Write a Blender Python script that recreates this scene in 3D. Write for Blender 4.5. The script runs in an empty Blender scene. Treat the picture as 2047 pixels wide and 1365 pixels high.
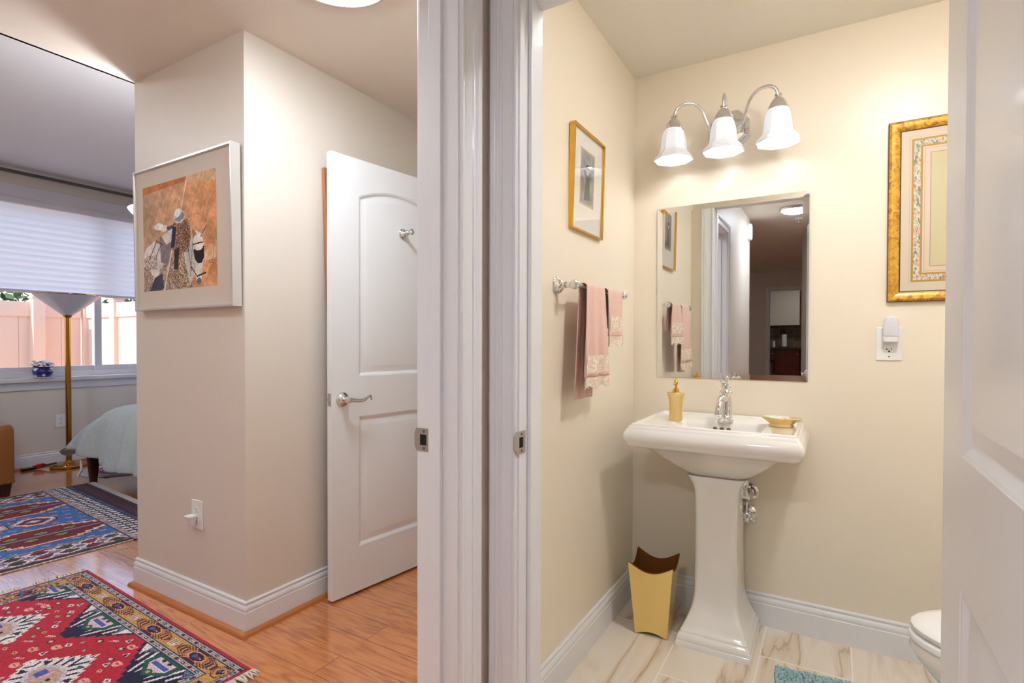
import bpy, bmesh, math, random
import numpy as np
from mathutils import Vector, Matrix
from math import sin, cos, pi, radians, sqrt, atan2
random.seed(7)
SC = bpy.context.scene
COL = SC.collection
# ------------------------------------------------------------ camera, sky, sun, exposure
H = 1.18
camd = bpy.data.cameras.new('camera'); cam = bpy.data.objects.new('camera', camd); COL.objects.link(cam)
camd.sensor_width = 36; camd.lens = 18.893; camd.shift_y = 0.0079; camd.clip_start = 0.02
yaw, pitch, roll = radians(30.71), radians(-0.77), radians(0.14)
f_ = Vector((-sin(yaw)*cos(pitch), cos(yaw)*cos(pitch), sin(pitch)))
r_ = Vector((cos(yaw), sin(yaw), 0)); u_ = r_.cross(f_)
r2 = r_*cos(roll)+u_*sin(roll); u2 = -r_*sin(roll)+u_*cos(roll)
M_ = Matrix((r2, u2, -f_)).transposed().to_4x4(); M_.translation = Vector((0, 0, H))
cam.matrix_world = M_
SC.camera = cam
w = bpy.data.worlds.new('sky'); SC.world = w; w.use_nodes = True
bg = w.node_tree.nodes['Background']
sk = w.node_tree.nodes.new('ShaderNodeTexSky'); sk.sky_type = 'NISHITA'; sk.sun_disc = False
sk.sun_elevation = radians(40); sk.sun_rotation = radians(200)
w.node_tree.links.new(sk.outputs[0], bg.inputs[0]); bg.inputs[1].default_value = 0.34
sd = bpy.data.lights.new('sun', 'SUN'); sd.energy = 3.4; sd.angle = radians(0.6); sd.color = (1, .95, .88)
sun = bpy.data.objects.new('sun', sd); COL.objects.link(sun)
sun.rotation_euler = Vector((-.10, -.72, .62)).to_track_quat('Z', 'Y').to_euler()
SC.view_settings.view_transform = 'Standard'; SC.view_settings.look = 'None'
SC.view_settings.exposure = 0.58; SC.view_settings.gamma = 1.0; SC.view_settings.use_curve_mapping = False
MTX, MTZ = .42, 0.0
LAMP = dict(vest=38.0, entry=24.0, hall=90.0, bed=5, bed2=45, bedup=230, bulb=15.0, shade=.02, kitchen=18.0, living=6.0, fan=6, bath=80)  # entry, bed2, kitchen, living, fan and bath are added fill

# ------------------------------------------------------------ helpers
def lin(c):
    return tuple(((x/255)/12.92 if x/255 <= .04045 else ((x/255+.055)/1.055)**2.4) for x in c[:3])
def mat(name, col=(200, 200, 200), rough=.5, metal=0, coat=0, bump=None, spec=.5, emit=None, sheen=0, aniso=0):
    m = bpy.data.materials.new(name); m.use_nodes = True
    nt = m.node_tree; b = nt.nodes['Principled BSDF']
    b.inputs['Base Color'].default_value = (*lin(col), 1); b.inputs['Roughness'].default_value = rough
    b.inputs['Metallic'].default_value = metal; b.inputs['Coat Weight'].default_value = coat
    b.inputs['Coat Roughness'].default_value = .08; b.inputs['Specular IOR Level'].default_value = spec
    if sheen: b.inputs['Sheen Weight'].default_value = sheen
    if emit: b.inputs['Emission Color'].default_value = (*emit[0], 1); b.inputs['Emission Strength'].default_value = emit[1]
    if bump:
        tc = nt.nodes.new('ShaderNodeTexCoord'); n = nt.nodes.new('ShaderNodeTexNoise'); n.inputs['Scale'].default_value = bump[0]
        n.inputs['Detail'].default_value = 4
        bp = nt.nodes.new('ShaderNodeBump'); bp.inputs['Strength'].default_value = bump[1]; bp.inputs['Distance'].default_value = bump[2] if len(bump) > 2 else .002
        nt.links.new(tc.outputs['Object'], n.inputs['Vector']); nt.links.new(n.outputs['Fac'], bp.inputs['Height']); nt.links.new(bp.outputs[0], b.inputs['Normal'])
    return m
def nodes(m): return m.node_tree.nodes, m.node_tree.links, m.node_tree.nodes['Principled BSDF']
def ramp(ns, stops):
    r = ns.new('ShaderNodeValToRGB'); e = r.color_ramp.elements
    while len(e) < len(stops): e.new(.5)
    for i, (p, c) in enumerate(stops): e[i].position = p; e[i].color = (*c, 1)
    return r
class MB:
    def __init__(s): s.v = []; s.f = []
    def add(s, vs, fs):
        o = len(s.v); s.v += [tuple(v) for v in vs]; s.f += [tuple(i+o for i in f) for f in fs]; return s
    def box(s, x0, x1, y0, y1, z0, z1):
        return s.add([(x0,y0,z0),(x1,y0,z0),(x1,y1,z0),(x0,y1,z0),(x0,y0,z1),(x1,y0,z1),(x1,y1,z1),(x0,y1,z1)],
            [(3,2,1,0),(4,5,6,7),(0,1,5,4),(1,2,6,5),(2,3,7,6),(3,0,4,7)])
    def loft(s, loops, cap0=True, cap1=True, closed=True):
        n = len(loops[0]); vs = [p for l in loops for p in l]; fs = []
        for i in range(len(loops)-1):
            for j in range(n if closed else n-1):
                k = (j+1) % n; fs.append((i*n+j, i*n+k, (i+1)*n+k, (i+1)*n+j))
        if cap0: fs.append(tuple(reversed(range(n))))
        if cap1: fs.append(tuple(range((len(loops)-1)*n, len(loops)*n)))
        return s.add(vs, fs)
    def lathe(s, prof, c=(0,0,0), axis='z', n=32, cap=True, sx=1, sy=1, ph=0):
        loops = []
        for r, h in prof:
            L = []
            for i in range(n):
                a = 2*pi*i/n+ph; p, q = r*cos(a)*sx, r*sin(a)*sy
                if axis == 'z': L.append((c[0]+p, c[1]+q, c[2]+h))
                elif axis == 'x': L.append((c[0]+h, c[1]+p, c[2]+q))
                elif axis == '-x': L.append((c[0]-h, c[1]-p, c[2]+q))
                elif axis == 'y': L.append((c[0]-p, c[1]+h, c[2]+q))
                else: L.append((c[0]+p, c[1]-h, c[2]+q))
            loops.append(L)
        return s.loft(loops, cap, cap)
    def tube(s, pts, r, n=12, cap=True):
        pts = [Vector(p) for p in pts]; rs = r if hasattr(r, '__len__') else [r]*len(pts)
        loops = []; up = None
        for i, p in enumerate(pts):
            t = (pts[min(i+1, len(pts)-1)]-pts[max(i-1, 0)]).normalized()
            if up is None: up = Vector((0,0,1)) if abs(t.z) < .9 else Vector((1,0,0))
            a = (up - t*up.dot(t)).normalized(); b = t.cross(a); up = a
            loops.append([p+a*rs[i]*cos(2*pi*k/n)+b*rs[i]*sin(2*pi*k/n) for k in range(n)])
        return s.loft(loops, cap, cap)
    def sphere(s, c, r, n=16, m=10, sc=(1,1,1)):
        loops = [[(c[0]+sc[0]*r*sin(pi*i/m)*cos(2*pi*j/n), c[1]+sc[1]*r*sin(pi*i/m)*sin(2*pi*j/n), c[2]-sc[2]*r*cos(pi*i/m)) for j in range(n)] for i in range(1, m)]
        s.loft(loops, True, True); return s
def tag(o, label=None, cat=None, group=None, kind=None):
    if label: o['label'] = label
    if cat: o['category'] = cat
    if group: o['group'] = group
    if kind: o['kind'] = kind
    return o
def obj(name, mb, m=None, parent=None, smooth=False, bevel=0, seg=2, loc=None, rot=None, sub=0, ang=40):
    me = bpy.data.meshes.new(name)
    me.from_pydata(mb.v, [], mb.f); me.update()
    b = bmesh.new(); b.from_mesh(me); bmesh.ops.recalc_face_normals(b, faces=b.faces); b.to_mesh(me); b.free()
    if m: me.materials.append(m)
    o = bpy.data.objects.new(name, me); COL.objects.link(o)
    if parent: o.parent = parent
    if loc: o.location = loc
    if rot: o.rotation_euler = rot
    if smooth:
        for p in me.polygons: p.use_smooth = True
        if ang < 180: me.set_sharp_from_angle(angle=radians(ang))
    if bevel:
        q = o.modifiers.new('bevel', 'BEVEL'); q.width = bevel; q.segments = seg; q.limit_method = 'ANGLE'; q.angle_limit = radians(40)
    if sub:
        q = o.modifiers.new('sub', 'SUBSURF'); q.levels = sub; q.render_levels = sub
    return o
def empty(name, loc=(0,0,0), rz=0, label=None, cat=None, group=None, kind=None):
    o = bpy.data.objects.new(name, None); COL.objects.link(o); o.location = loc; o.rotation_euler = (0,0,rz)
    o.empty_display_size = .05
    return tag(o, label, cat, group, kind)
def box(name, m, x0, x1, y0, y1, z0, z1, parent=None, bevel=0):
    return obj(name, MB().box(x0,x1,y0,y1,z0,z1), m, parent, bevel=bevel)
def struct(name, m, *bx, bevel=0):
    mb = MB()
    for b in bx: mb.box(*b)
    return tag(obj(name, mb, m, bevel=bevel), kind='structure')
def rrect(x0, x1, y0, y1, r, z, n=5):
    r = min(r, (x1-x0)/2-1e-5, (y1-y0)/2-1e-5); P = []
    for cx, cy, a0 in ((x1-r, y1-r, 0), (x0+r, y1-r, 90), (x0+r, y0+r, 180), (x1-r, y0+r, 270)):
        for i in range(n+1):
            a = radians(a0+90*i/n); P.append((cx+r*cos(a), cy+r*sin(a), z))
    return P
def extrude_profile(mb, prof, p0, p1, nrm, up=(0,0,1), cap=True, m0=0, m1=0):
    """prof (d,h): d along nrm, h along up; path p0->p1; m0/m1: mitre factors times d or h given as (kd,kh)"""
    p0, p1, nrm, up = Vector(p0), Vector(p1), Vector(nrm), Vector(up); t = (p1-p0).normalized()
    k0 = m0 if m0 else (0, 0); k1 = m1 if m1 else (0, 0)
    L0 = [p0+nrm*d+up*h+t*(k0[0]*d+k0[1]*h) for d, h in prof]; L1 = [p1+nrm*d+up*h+t*(k1[0]*d+k1[1]*h) for d, h in prof]
    return mb.loft([L0, L1], cap, cap)
# --- drawn colour panels (rugs, pictures): one mesh quad per knot of colour
class Canvas:
    def __init__(s, W, Hh, res, bgc):
        s.W, s.Hh, s.res = W, Hh, res; s.nx, s.ny = int(round(W/res)), int(round(Hh/res))
        s.a = np.zeros((s.ny, s.nx, 3)); s.a[:] = bgc
        s.X, s.Y = np.meshgrid((np.arange(s.nx)+.5)*W/s.nx, (np.arange(s.ny)+.5)*Hh/s.ny)
    def put(s, m, c): s.a[m] = c; return s
    def rect(s, x0, x1, y0, y1, c): return s.put((s.X >= x0)&(s.X < x1)&(s.Y >= y0)&(s.Y < y1), c)
    def ell(s, x, y, rx, ry, c): return s.put(((s.X-x)/rx)**2+((s.Y-y)/ry)**2 < 1, c)
    def dia(s, x, y, rx, ry, c): return s.put(abs(s.X-x)/rx+abs(s.Y-y)/ry < 1, c)
    def oct(s, x, y, rx, ry, c, k=1.45): return s.put((abs(s.X-x)/rx < 1)&(abs(s.Y-y)/ry < 1)&(abs(s.X-x)/rx+abs(s.Y-y)/ry < k), c)
    def line(s, x0, y0, x1, y1, w_, c):
        dx, dy = x1-x0, y1-y0; L = dx*dx+dy*dy+1e-12; t = np.clip(((s.X-x0)*dx+(s.Y-y0)*dy)/L, 0, 1)
        return s.put((s.X-x0-t*dx)**2+(s.Y-y0-t*dy)**2 < (w_/2)**2, c)
    def poly(s, pts, c):
        m = np.zeros(s.X.shape, bool); n = len(pts)
        for i in range(n):
            (xa, ya), (xb, yb) = pts[i], pts[(i+1) % n]
            if ya == yb: continue
            m ^= ((ya > s.Y) != (yb > s.Y)) & (s.X < (xb-xa)*(s.Y-ya)/(yb-ya)+xa)
        return s.put(m, c)
    def noise(s, amt, seed=0):
        r = np.random.RandomState(seed); s.a = np.clip(s.a*(1+amt*(r.rand(s.ny, s.nx, 1)-.5)), 0, 255); return s
def cloud(X, Y, scales, seed):
    r = np.random.RandomState(seed); o = 0
    for sc_, am in scales:
        for _ in range(5):
            a, b, p = r.rand()*2*pi, sc_*(.6+.8*r.rand()), r.rand()*6.3
            o = o+am*np.sin(X*b*cos(a)+Y*b*sin(a)+p+1.5*np.sin(X*b*.7*sin(a)+p))
    return o
def colmat(name, rough=.9, bump=None, spec=.3, sheen=0):
    m = mat(name, (128,128,128), rough, bump=bump, spec=spec, sheen=sheen); ns, ls, b = nodes(m)
    a = ns.new('ShaderNodeAttribute'); a.attribute_name = 'Col'; ls.new(a.outputs['Color'], b.inputs['Base Color']); return m
def canvas_obj(name, cv, m, M4, parent=None, solid=0):
    """cell (i,j) -> local (x,y); M4 maps local to world"""
    nx, ny = cv.nx, cv.ny
    xs = np.linspace(0, cv.W, nx+1); ys = np.linspace(0, cv.Hh, ny+1)
    gx, gy = np.meshgrid(xs, ys); co = np.zeros(((nx+1)*(ny+1), 3)); co[:,0] = gx.ravel(); co[:,1] = gy.ravel()
    i, j = np.meshgrid(np.arange(nx), np.arange(ny)); a = (j*(nx+1)+i).ravel()
    F = np.stack([a, a+1, a+nx+2, a+nx+1], 1)
    me = bpy.data.meshes.new(name); me.vertices.add(len(co)); me.vertices.foreach_set('co', co.ravel())
    me.loops.add(F.size); me.loops.foreach_set('vertex_index', F.ravel().astype(np.int32))
    me.polygons.add(len(F)); me.polygons.foreach_set('loop_start', (np.arange(len(F))*4).astype(np.int32))
    me.update(); me.validate()
    c = cv.a/255; c = np.where(c <= .04045, c/12.92, ((c+.055)/1.055)**2.4)
    col = np.ones((len(F), 4, 4)); col[:,:,:3] = c.reshape(-1, 1, 3)
    at = me.color_attributes.new('Col', 'FLOAT_COLOR', 'CORNER'); at.data.foreach_set('color', col.ravel())
    me.materials.append(m); o = bpy.data.objects.new(name, me); COL.objects.link(o)
    if parent: o.parent = parent
    o.matrix_local = M4
    if solid: q = o.modifiers.new('solid', 'SOLIDIFY'); q.thickness = solid; q.offset = -1
    return o
def frame_m(origin, ex, ey):
    ex, ey = Vector(ex).normalized(), Vector(ey).normalized(); ez = ex.cross(ey)
    m = Matrix((ex, ey, ez)).transposed().to_4x4(); m.translation = Vector(origin); return m
def copy_tree(o, parent=None):
    c = o.copy(); COL.objects.link(c); c.parent = parent
    for ch in list(o.children): copy_tree(ch, c)
    return c

# ------------------------------------------------------------ materials
bumpw = (700, .12, .0006)
M = {}
M['wall'] = mat('taupe_wall_paint', (228,218,206), .42, bump=bumpw)
M['cream'] = mat('cream_wall_paint', (242,231,212), .34, bump=bumpw)
M['ceil'] = mat('taupe_ceiling_paint', (236,225,212), .8)
M['ceilw'] = mat('white_ceiling_paint', (240,236,226), .8)
M['ceilb'] = mat('bedroom_ceiling_paint', (236,234,236), .5)
M['trim'] = mat('white_gloss_trim', (236,237,240), .34, coat=.12)
M['doorp'] = mat('white_door_paint', (236,237,239), .3, coat=.15, bump=(420, .12, .0006))
M['porc'] = mat('white_porcelain', (246,243,238), .08, coat=.5)
M['chrome'] = mat('polished_chrome', (225,225,228), .06, 1)
M['nickel'] = mat('satin_nickel', (190,188,184), .28, 1)
M['dark'] = mat('dark_void', (14,12,11), .8)
M['goldm'] = mat('gold_metal', (222,178,84), .22, 1)
M['goldp'] = mat('gold_satin_finish', (242,212,148), .3, .8)
M['goldbin'] = mat('gold_painted_metal', (244,216,140), .22, .65)
M['binin'] = mat('dark_gold_lining', (138,88,34), .5, .5)
M['plastic'] = mat('white_plastic', (240,240,238), .3)
M['ink'] = mat('black_slot', (20,18,18), .6)
M['brass'] = mat('polished_brass', (176,128,58), .16, 1)
M['leather'] = mat('tan_leather', (150,92,36), .35, bump=(220, .25, .001), coat=.1)
M['dkwood'] = mat('dark_wood_leg', (66,36,22), .4, bump=(60, .1))
M['blackp'] = mat('black_plastic', (18,17,17), .4)
M['redp'] = mat('red_plastic', (190,28,24), .35)
M['mirror'] = mat('mirror_silver', (236,238,238), .0, 1)
M['mat_board'] = mat('cream_mat_board', (214,200,186), .85)
M['vinyl'] = mat('fence_vinyl', (226,196,180), .45)
M['rosewood'] = mat('cherry_cabinet', (98,22,14), .3, coat=.2)
M['beige'] = mat('beige_panel', (206,196,182), .5)
M['granite'] = mat('dark_granite', (70,60,52), .15, bump=(90,.02))
M['steel'] = mat('grey_steel', (120,122,124), .3, .7)
M['sprout'] = mat('fringe_cotton', (226,218,206), .95)
M['pleat'] = None
def m_wood():
    m = mat('oak_plank_floor', (190,110,50), .22, coat=.55); ns, ls, b = nodes(m)
    b.inputs['Coat Roughness'].default_value = .12; b.inputs['Coat IOR'].default_value = 2.15; b.inputs['Coat Weight'].default_value = 1
    tc = ns.new('ShaderNodeTexCoord')
    br = ns.new('ShaderNodeTexBrick'); br.inputs['Scale'].default_value = 1; br.inputs['Brick Width'].default_value = 1.15; br.inputs['Row Height'].default_value = .127
    br.inputs['Mortar Size'].default_value = .0011; br.inputs['Mortar Smooth'].default_value = .2; br.offset = .37
    br.inputs['Color1'].default_value = (0,0,0,1); br.inputs['Color2'].default_value = (1,1,1,1); br.inputs['Mortar'].default_value = (.5,.5,.5,1)
    ls.new(tc.outputs['Object'], br.inputs['Vector'])
    # grain: stretched noise, offset per plank
    mp = ns.new('ShaderNodeMapping'); mp.inputs['Scale'].default_value = (1.6, 15, 1); ls.new(tc.outputs['Object'], mp.inputs['Vector'])
    off = ns.new('ShaderNodeVectorMath'); off.operation = 'MULTIPLY_ADD'; ls.new(br.outputs['Color'], off.inputs[0]); off.inputs[1].default_value = (7, 13, 3); ls.new(mp.outputs[0], off.inputs[2])
    n1 = ns.new('ShaderNodeTexNoise'); n1.inputs['Scale'].default_value = 1.1; n1.inputs['Detail'].default_value = 2; n1.inputs['Distortion'].default_value = .6; ls.new(off.outputs[0], n1.inputs['Vector'])
    wv = ns.new('ShaderNodeMath'); wv.operation = 'MULTIPLY'; wv.inputs[1].default_value = 34; ls.new(n1.outputs['Fac'], wv.inputs[0])
    sn = ns.new('ShaderNodeMath'); sn.operation = 'SINE'; ls.new(wv.outputs[0], sn.inputs[0])
    n2 = ns.new('ShaderNodeTexNoise'); n2.inputs['Scale'].default_value = 6; n2.inputs['Detail'].default_value = 5; ls.new(off.outputs[0], n2.inputs['Vector'])
    ad = ns.new('ShaderNodeMath'); ad.operation = 'MULTIPLY_ADD'; ad.inputs[1].default_value = .13; ls.new(sn.outputs[0], ad.inputs[0]); ls.new(n2.outputs['Fac'], ad.inputs[2])
    rp = ramp(ns, [(.22, lin((178,98,44))), (.5, lin((214,128,62))), (.78, lin((226,144,78)))]); ls.new(ad.outputs[0], rp.inputs[0])
    hs = ns.new('ShaderNodeHueSaturation'); mr = ns.new('ShaderNodeMapRange'); mr.inputs[3].default_value = .92; mr.inputs[4].default_value = 1.06
    sp = ns.new('ShaderNodeSeparateColor'); ls.new(br.outputs['Color'], sp.inputs[0]); ls.new(sp.outputs[0], mr.inputs[0]); ls.new(mr.outputs[0], hs.inputs['Value']); ls.new(rp.outputs[0], hs.inputs['Color'])
    mx = ns.new('ShaderNodeMix'); mx.data_type = 'RGBA'; ls.new(br.outputs['Fac'], mx.inputs[0]); ls.new(hs.outputs[0], mx.inputs[6]); mx.inputs[7].default_value = (*lin((84,42,18)), 1)
    ls.new(mx.outputs[2], b.inputs['Base Color'])
    bp = ns.new('ShaderNodeBump'); bp.inputs['Strength'].default_value = .25; bp.inputs['Distance'].default_value = .001; bp.invert = True
    ls.new(br.outputs['Fac'], bp.inputs['Height']); ls.new(bp.outputs[0], b.inputs['Normal'])
    return m
M['wood'] = m_wood()
M['shoe'] = mat('oak_shoe_moulding', (190,118,66), .3, coat=.3, bump=(60, .1))
def m_tile():
    m = mat('travertine_tile', (224,210,188), .22, coat=.25); ns, ls, b = nodes(m)
    tc = ns.new('ShaderNodeTexCoord')
    rot = ns.new('ShaderNodeMapping'); rot.vector_type = 'POINT'; rot.inputs['Rotation'].default_value = (0,0,radians(90)); rot.inputs['Location'].default_value = (.075, .222, 0)
    ls.new(tc.outputs['Object'], rot.inputs['Vector'])
    # object space: x' = -y , y' = x ; brick rows run along y (world), width .65
    mp = ns.new('ShaderNodeMapping'); mp.inputs['Location'].default_value = (TILE_X, 0, 0); ls.new(rot.outputs[0], mp.inputs['Vector'])
    br = ns.new('ShaderNodeTexBrick'); br.inputs['Scale'].default_value = 1; br.inputs['Brick Width'].default_value = .61; br.inputs['Row Height'].default_value = .298
    br.inputs['Mortar Size'].default_value = .003; br.offset = .5; br.inputs['Mortar Smooth'].default_value = .1
    br.inputs['Color1'].default_value = (0,0,0,1); br.inputs['Color2'].default_value = (1,1,1,1); br.inputs['Mortar'].default_value = (.5,.5,.5,1)
    ls.new(mp.outputs[0], br.inputs['Vector'])
    st = ns.new('ShaderNodeMapping'); st.inputs['Scale'].default_value = (7, 1.1, 1); st.inputs['Rotation'].default_value = (0,0,radians(-14)); ls.new(tc.outputs['Object'], st.inputs['Vector'])
    of = ns.new('ShaderNodeVectorMath'); of.operation = 'MULTIPLY_ADD'; ls.new(br.outputs['Color'], of.inputs[0]); of.inputs[1].default_value = (9,5,3); ls.new(st.outputs[0], of.inputs[2])
    n1 = ns.new('ShaderNodeTexNoise'); n1.inputs['Scale'].default_value = .8; n1.inputs['Detail'].default_value = 7; n1.inputs['Distortion'].default_value = .5; ls.new(of.outputs[0], n1.inputs['Vector'])
    rp = ramp(ns, [(.30, lin((236,226,212))), (.43, lin((234,222,206))), (.485, lin((222,204,180))), (.50, lin((196,170,138))), (.512, lin((224,206,184))), (.56, lin((236,224,210))), (.8, lin((226,212,192)))]); ls.new(n1.outputs['Fac'], rp.inputs[0])
    mx = ns.new('ShaderNodeMix'); mx.data_type = 'RGBA'; ls.new(br.outputs['Fac'], mx.inputs[0]); ls.new(rp.outputs[0], mx.inputs[6]); mx.inputs[7].default_value = (*lin((246,241,232)), 1)
    ls.new(mx.outputs[2], b.inputs['Base Color']); return m
TILE_X = 0.0
M['tile'] = m_tile()
def m_glass(name, gl=.06, tint=(1,1,1), fres=True):
    m = bpy.data.materials.new(name); m.use_nodes = True; nt = m.node_tree; ns, ls = nt.nodes, nt.links; ns.remove(ns['Principled BSDF'])
    o = ns['Material Output']; t = ns.new('ShaderNodeBsdfTransparent'); t.inputs[0].default_value = (*tint, 1); g = ns.new('ShaderNodeBsdfGlossy'); g.inputs['Roughness'].default_value = .01
    mx = ns.new('ShaderNodeMixShader'); fr = ns.new('ShaderNodeFresnel'); fr.inputs[0].default_value = 1.5
    ge = ns.new('ShaderNodeNewGeometry'); sb = ns.new('ShaderNodeMath'); sb.operation = 'SUBTRACT'; sb.inputs[0].default_value = 1; ls.new(ge.outputs['Backfacing'], sb.inputs[1]); mm = ns.new('ShaderNodeMath'); mm.operation = 'MULTIPLY'; ls.new(sb.outputs[0], mm.inputs[0]); ls.new(fr.outputs[0], mm.inputs[1]); ls.new(mm.outputs[0], mx.inputs[0]); ls.new(t.outputs[0], mx.inputs[1]); ls.new(g.outputs[0], mx.inputs[2]); ls.new(mx.outputs[0], o.inputs[0]); return m
M['glass'] = m_glass('clear_glass')
def m_trans(name, col, tr=.5, emit=0, rough=.8, tc_=None):
    m = bpy.data.materials.new(name); m.use_nodes = True; nt = m.node_tree; ns, ls = nt.nodes, nt.links; b = ns['Principled BSDF']
    b.inputs['Base Color'].default_value = (*lin(col), 1); b.inputs['Roughness'].default_value = rough
    t = ns.new('ShaderNodeBsdfTranslucent'); t.inputs[0].default_value = (*lin(tc_ or col), 1); mx = ns.new('ShaderNodeMixShader'); mx.inputs[0].default_value = tr
    ls.new(b.outputs[0], mx.inputs[1]); ls.new(t.outputs[0], mx.inputs[2]); ls.new(mx.outputs[0], ns['Material Output'].inputs[0])
    if emit: b.inputs['Emission Color'].default_value = (1, .97, .92, 1); b.inputs['Emission Strength'].default_value = emit
    return m
def m_emit(name, col, s):
    m = bpy.data.materials.new(name); m.use_nodes = True; nt = m.node_tree; ns, ls = nt.nodes, nt.links; ns.remove(ns['Principled BSDF'])
    e = ns.new('ShaderNodeEmission'); e.inputs[0].default_value = (*col, 1); e.inputs[1].default_value = s; ls.new(e.outputs[0], ns['Material Output'].inputs[0]); return m
# ------------------------------------------------------------ room shell
CE = 2.42; XB = -.80; YB = 2.467; CB = 2.75; XW = -6.38; YC = 1.305
JT = 2.045   # head jamb underside
struct('floor', M['wood'], (-6.5, -.915, -6.6, 4.6, -.05, 0), (-.915, .57, -6.6, 1.2, -.05, 0))
struct('floor_bathroom', M['tile'], (-.915, 1.07, 1.2, 2.58, -.05, 0))
struct('trim_threshold', M['trim'], (-.655, .2, 1.165, 1.235, 0, .006))
struct('ceiling', M['ceil'], (-2.9, 1.07, -6.6, 1.2, CE, CB+.05), (-2.9, -.8, 1.2, 3.5, CE, CB+.05))
struct('ceiling_bathroom', M['ceilw'], (-.8, 1.07, 1.2, 2.58, CE-.008, CB))
struct('ceiling_bedroom', M['ceilb'], (-6.5, -2.9, -1.4, 4.7, CB, CB+.05))
struct('wall_bathroom_left', M['cream'], (-.915, XB, 1.2, YB, 0, CE))
struct('wall_bathroom_back', M['cream'], (-.915, 1.07, YB, 2.58, 0, CE))
struct('wall_bathroom_right', M['cream'], (.95, 1.07, 1.2, YB, 0, CE))
struct('wall_bathroom_front', M['cream'], (XB, -.673, 1.2, 1.256, 0, CE), (.221, .95, 1.2, 1.256, 0, CE), (-.673, .221, 1.2, 1.256, JT+.018, CE))
struct('wall_hall_end', M['wall'], (-.915, -.673, 1.14, 1.2, 0, CE), (.221, .57, 1.14, 1.2, 0, CE), (-.673, .221, 1.14, 1.2, JT+.018, CE))
struct('wall_hall_left', M['wall'], (-.863, -.748, 1.028, 1.14, 0, CE), (-.863, -.748, -1.25, .162, 0, CE), (-.863, -.748, .162, 1.028, JT+.018, CE))
struct('wall_hall_right', M['wall'], (.45, .57, -6.6, 1.14, 0, CE))
struct('wall_column', M['wall'], (-2.885, -2.02, YC, 4.6, 0, CE))
struct('wall_vestibule_end', M['wall'], (-2.02, -1.865, 2.45, 2.56, 0, CE), (-1.07, -.915, 2.45, 2.56, 0, CE), (-1.865, -1.07, 2.45, 2.56, JT+.018, CE))
struct('wall_closet', M['wall'], (-2.02, -.86, 3.4, 3.5, 0, CE), (-.96, -.86, 2.58, 3.4, 0, CE))
struct('wall_vestibule_south', M['wall'], (-2.9, -.863, -.32, -.2, 0, CE), (-2.9, -.863, -1.25, -1.15, 0, CE), (-2.9, -2.8, -6.6, -.32, 0, CE))
struct('wall_bedroom_window', M['wall'], (-6.5, XW, -1.4, 1.2, 0, CB), (-6.5, XW, 3.9, 4.7, 0, CB), (-6.5, XW, 1.2, 3.9, 0, .84), (-6.5, XW, 1.2, 3.9, 2.5, CB))
struct('wall_bedroom_south', M['wall'], (-6.5, -2.8, -1.5, -1.4, 0, CB))
struct('wall_bedroom_north', M['wall'], (-6.5, -5.9, 4.6, 4.7, 0, CB), (-3.4, -2.0, 4.6, 4.7, 0, CB), (-5.9, -3.4, 4.6, 4.7, 0, .9), (-5.9, -3.4, 4.6, 4.7, 2.4, CB))
struct('wall_bedroom_east', M['wall'], (-2.9, -2.885, -1.4, 4.6, CE, CB))
BASE = [(0,0),(.0135,0),(.0135,.089),(.0112,.0925),(.013,.098),(.0125,.106),(.0095,.114),(.006,.118),(.0082,.122),(.0085,.128),(.005,.133),(0,.133)]
SHOE = [(.0135,0),(.0325,0),(.0318,.006),(.028,.012),(.022,.016),(.0135,.0185)]
def base(name, segs, prof=BASE, m='trim'):
    mb = MB()
    for p0, p1, n, k0, k1 in segs: extrude_profile(mb, prof, (*p0, 0), (*p1, 0), (*n, 0), m0=(k0, 0) if k0 else 0, m1=(k1, 0) if k1 else 0)
    return tag(obj(name, mb, M[m], smooth=True, ang=28), kind='structure')
base('baseboard_back', [((XB, YB), (.95, YB), (0,-1), 1, -1)])
base('baseboard_left', [((XB, 1.27), (XB, YB), (1,0), 0, -1)])
colsegs = [((-2.885, YC), (-2.02, YC), (0,-1), -1, 1), ((-2.02, YC), (-2.02, 2.38), (1,0), -1, 0), ((-2.885, 4.6), (-2.885, YC), (-1,0), 0, 1)]
base('baseboard_column', colsegs)
base('trim_shoe_column', colsegs, SHOE, 'shoe')
bsegs = [((XW, 4.6), (XW, -1.4), (1,0), 0, 0)]
base('baseboard_window', bsegs); base('trim_shoe_window', bsegs, SHOE, 'shoe')
base('baseboard_hall', [((-.748, .09), (-.748, -1.25), (1,0), 0, 0), ((.45, -6.5), (.45, 1.14), (-1,0), 0, 0)])
CAS = [(0,0),(0,.008),(.002,.0115),(.006,.0125),(.0095,.0115),(.012,.0095),(.0135,.0095),(.034,.0115),(.038,.012),(.0395,.0155),(.043,.0165),(.046,.0155),(.0475,.0165),(.051,.0185),(.0545,.0185),(.0565,.0165),(.0585,.0175),(.061,.0185),(.070,.0185),(.0735,.016),(.074,.0)]
def casing(mb, axis, pl, nsgn, a0, a1, zt, rev=.005):
    a0 -= rev; a1 += rev; zt += rev
    P = (lambda a, z: (a, pl, z)) if axis == 'x' else (lambda a, z: (pl, a, z))
    e = Vector((1,0,0)) if axis == 'x' else Vector((0,1,0)); wn = Vector((0,nsgn,0)) if axis == 'x' else Vector((nsgn,0,0))
    extrude_profile(mb, CAS, P(a0, 0), P(a0, zt), -e, wn, m1=(1, 0))
    extrude_profile(mb, CAS, P(a1, 0), P(a1, zt), e, wn, m1=(1, 0))
    extrude_profile(mb, CAS, P(a0, zt), P(a1, zt), (0,0,1), wn, m0=(-1, 0), m1=(1, 0))
def casing_obj(name, *args):
    mb = MB(); casing(mb, *args); return tag(obj(name, mb, M['trim'], smooth=True, ang=25), kind='structure')
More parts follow.
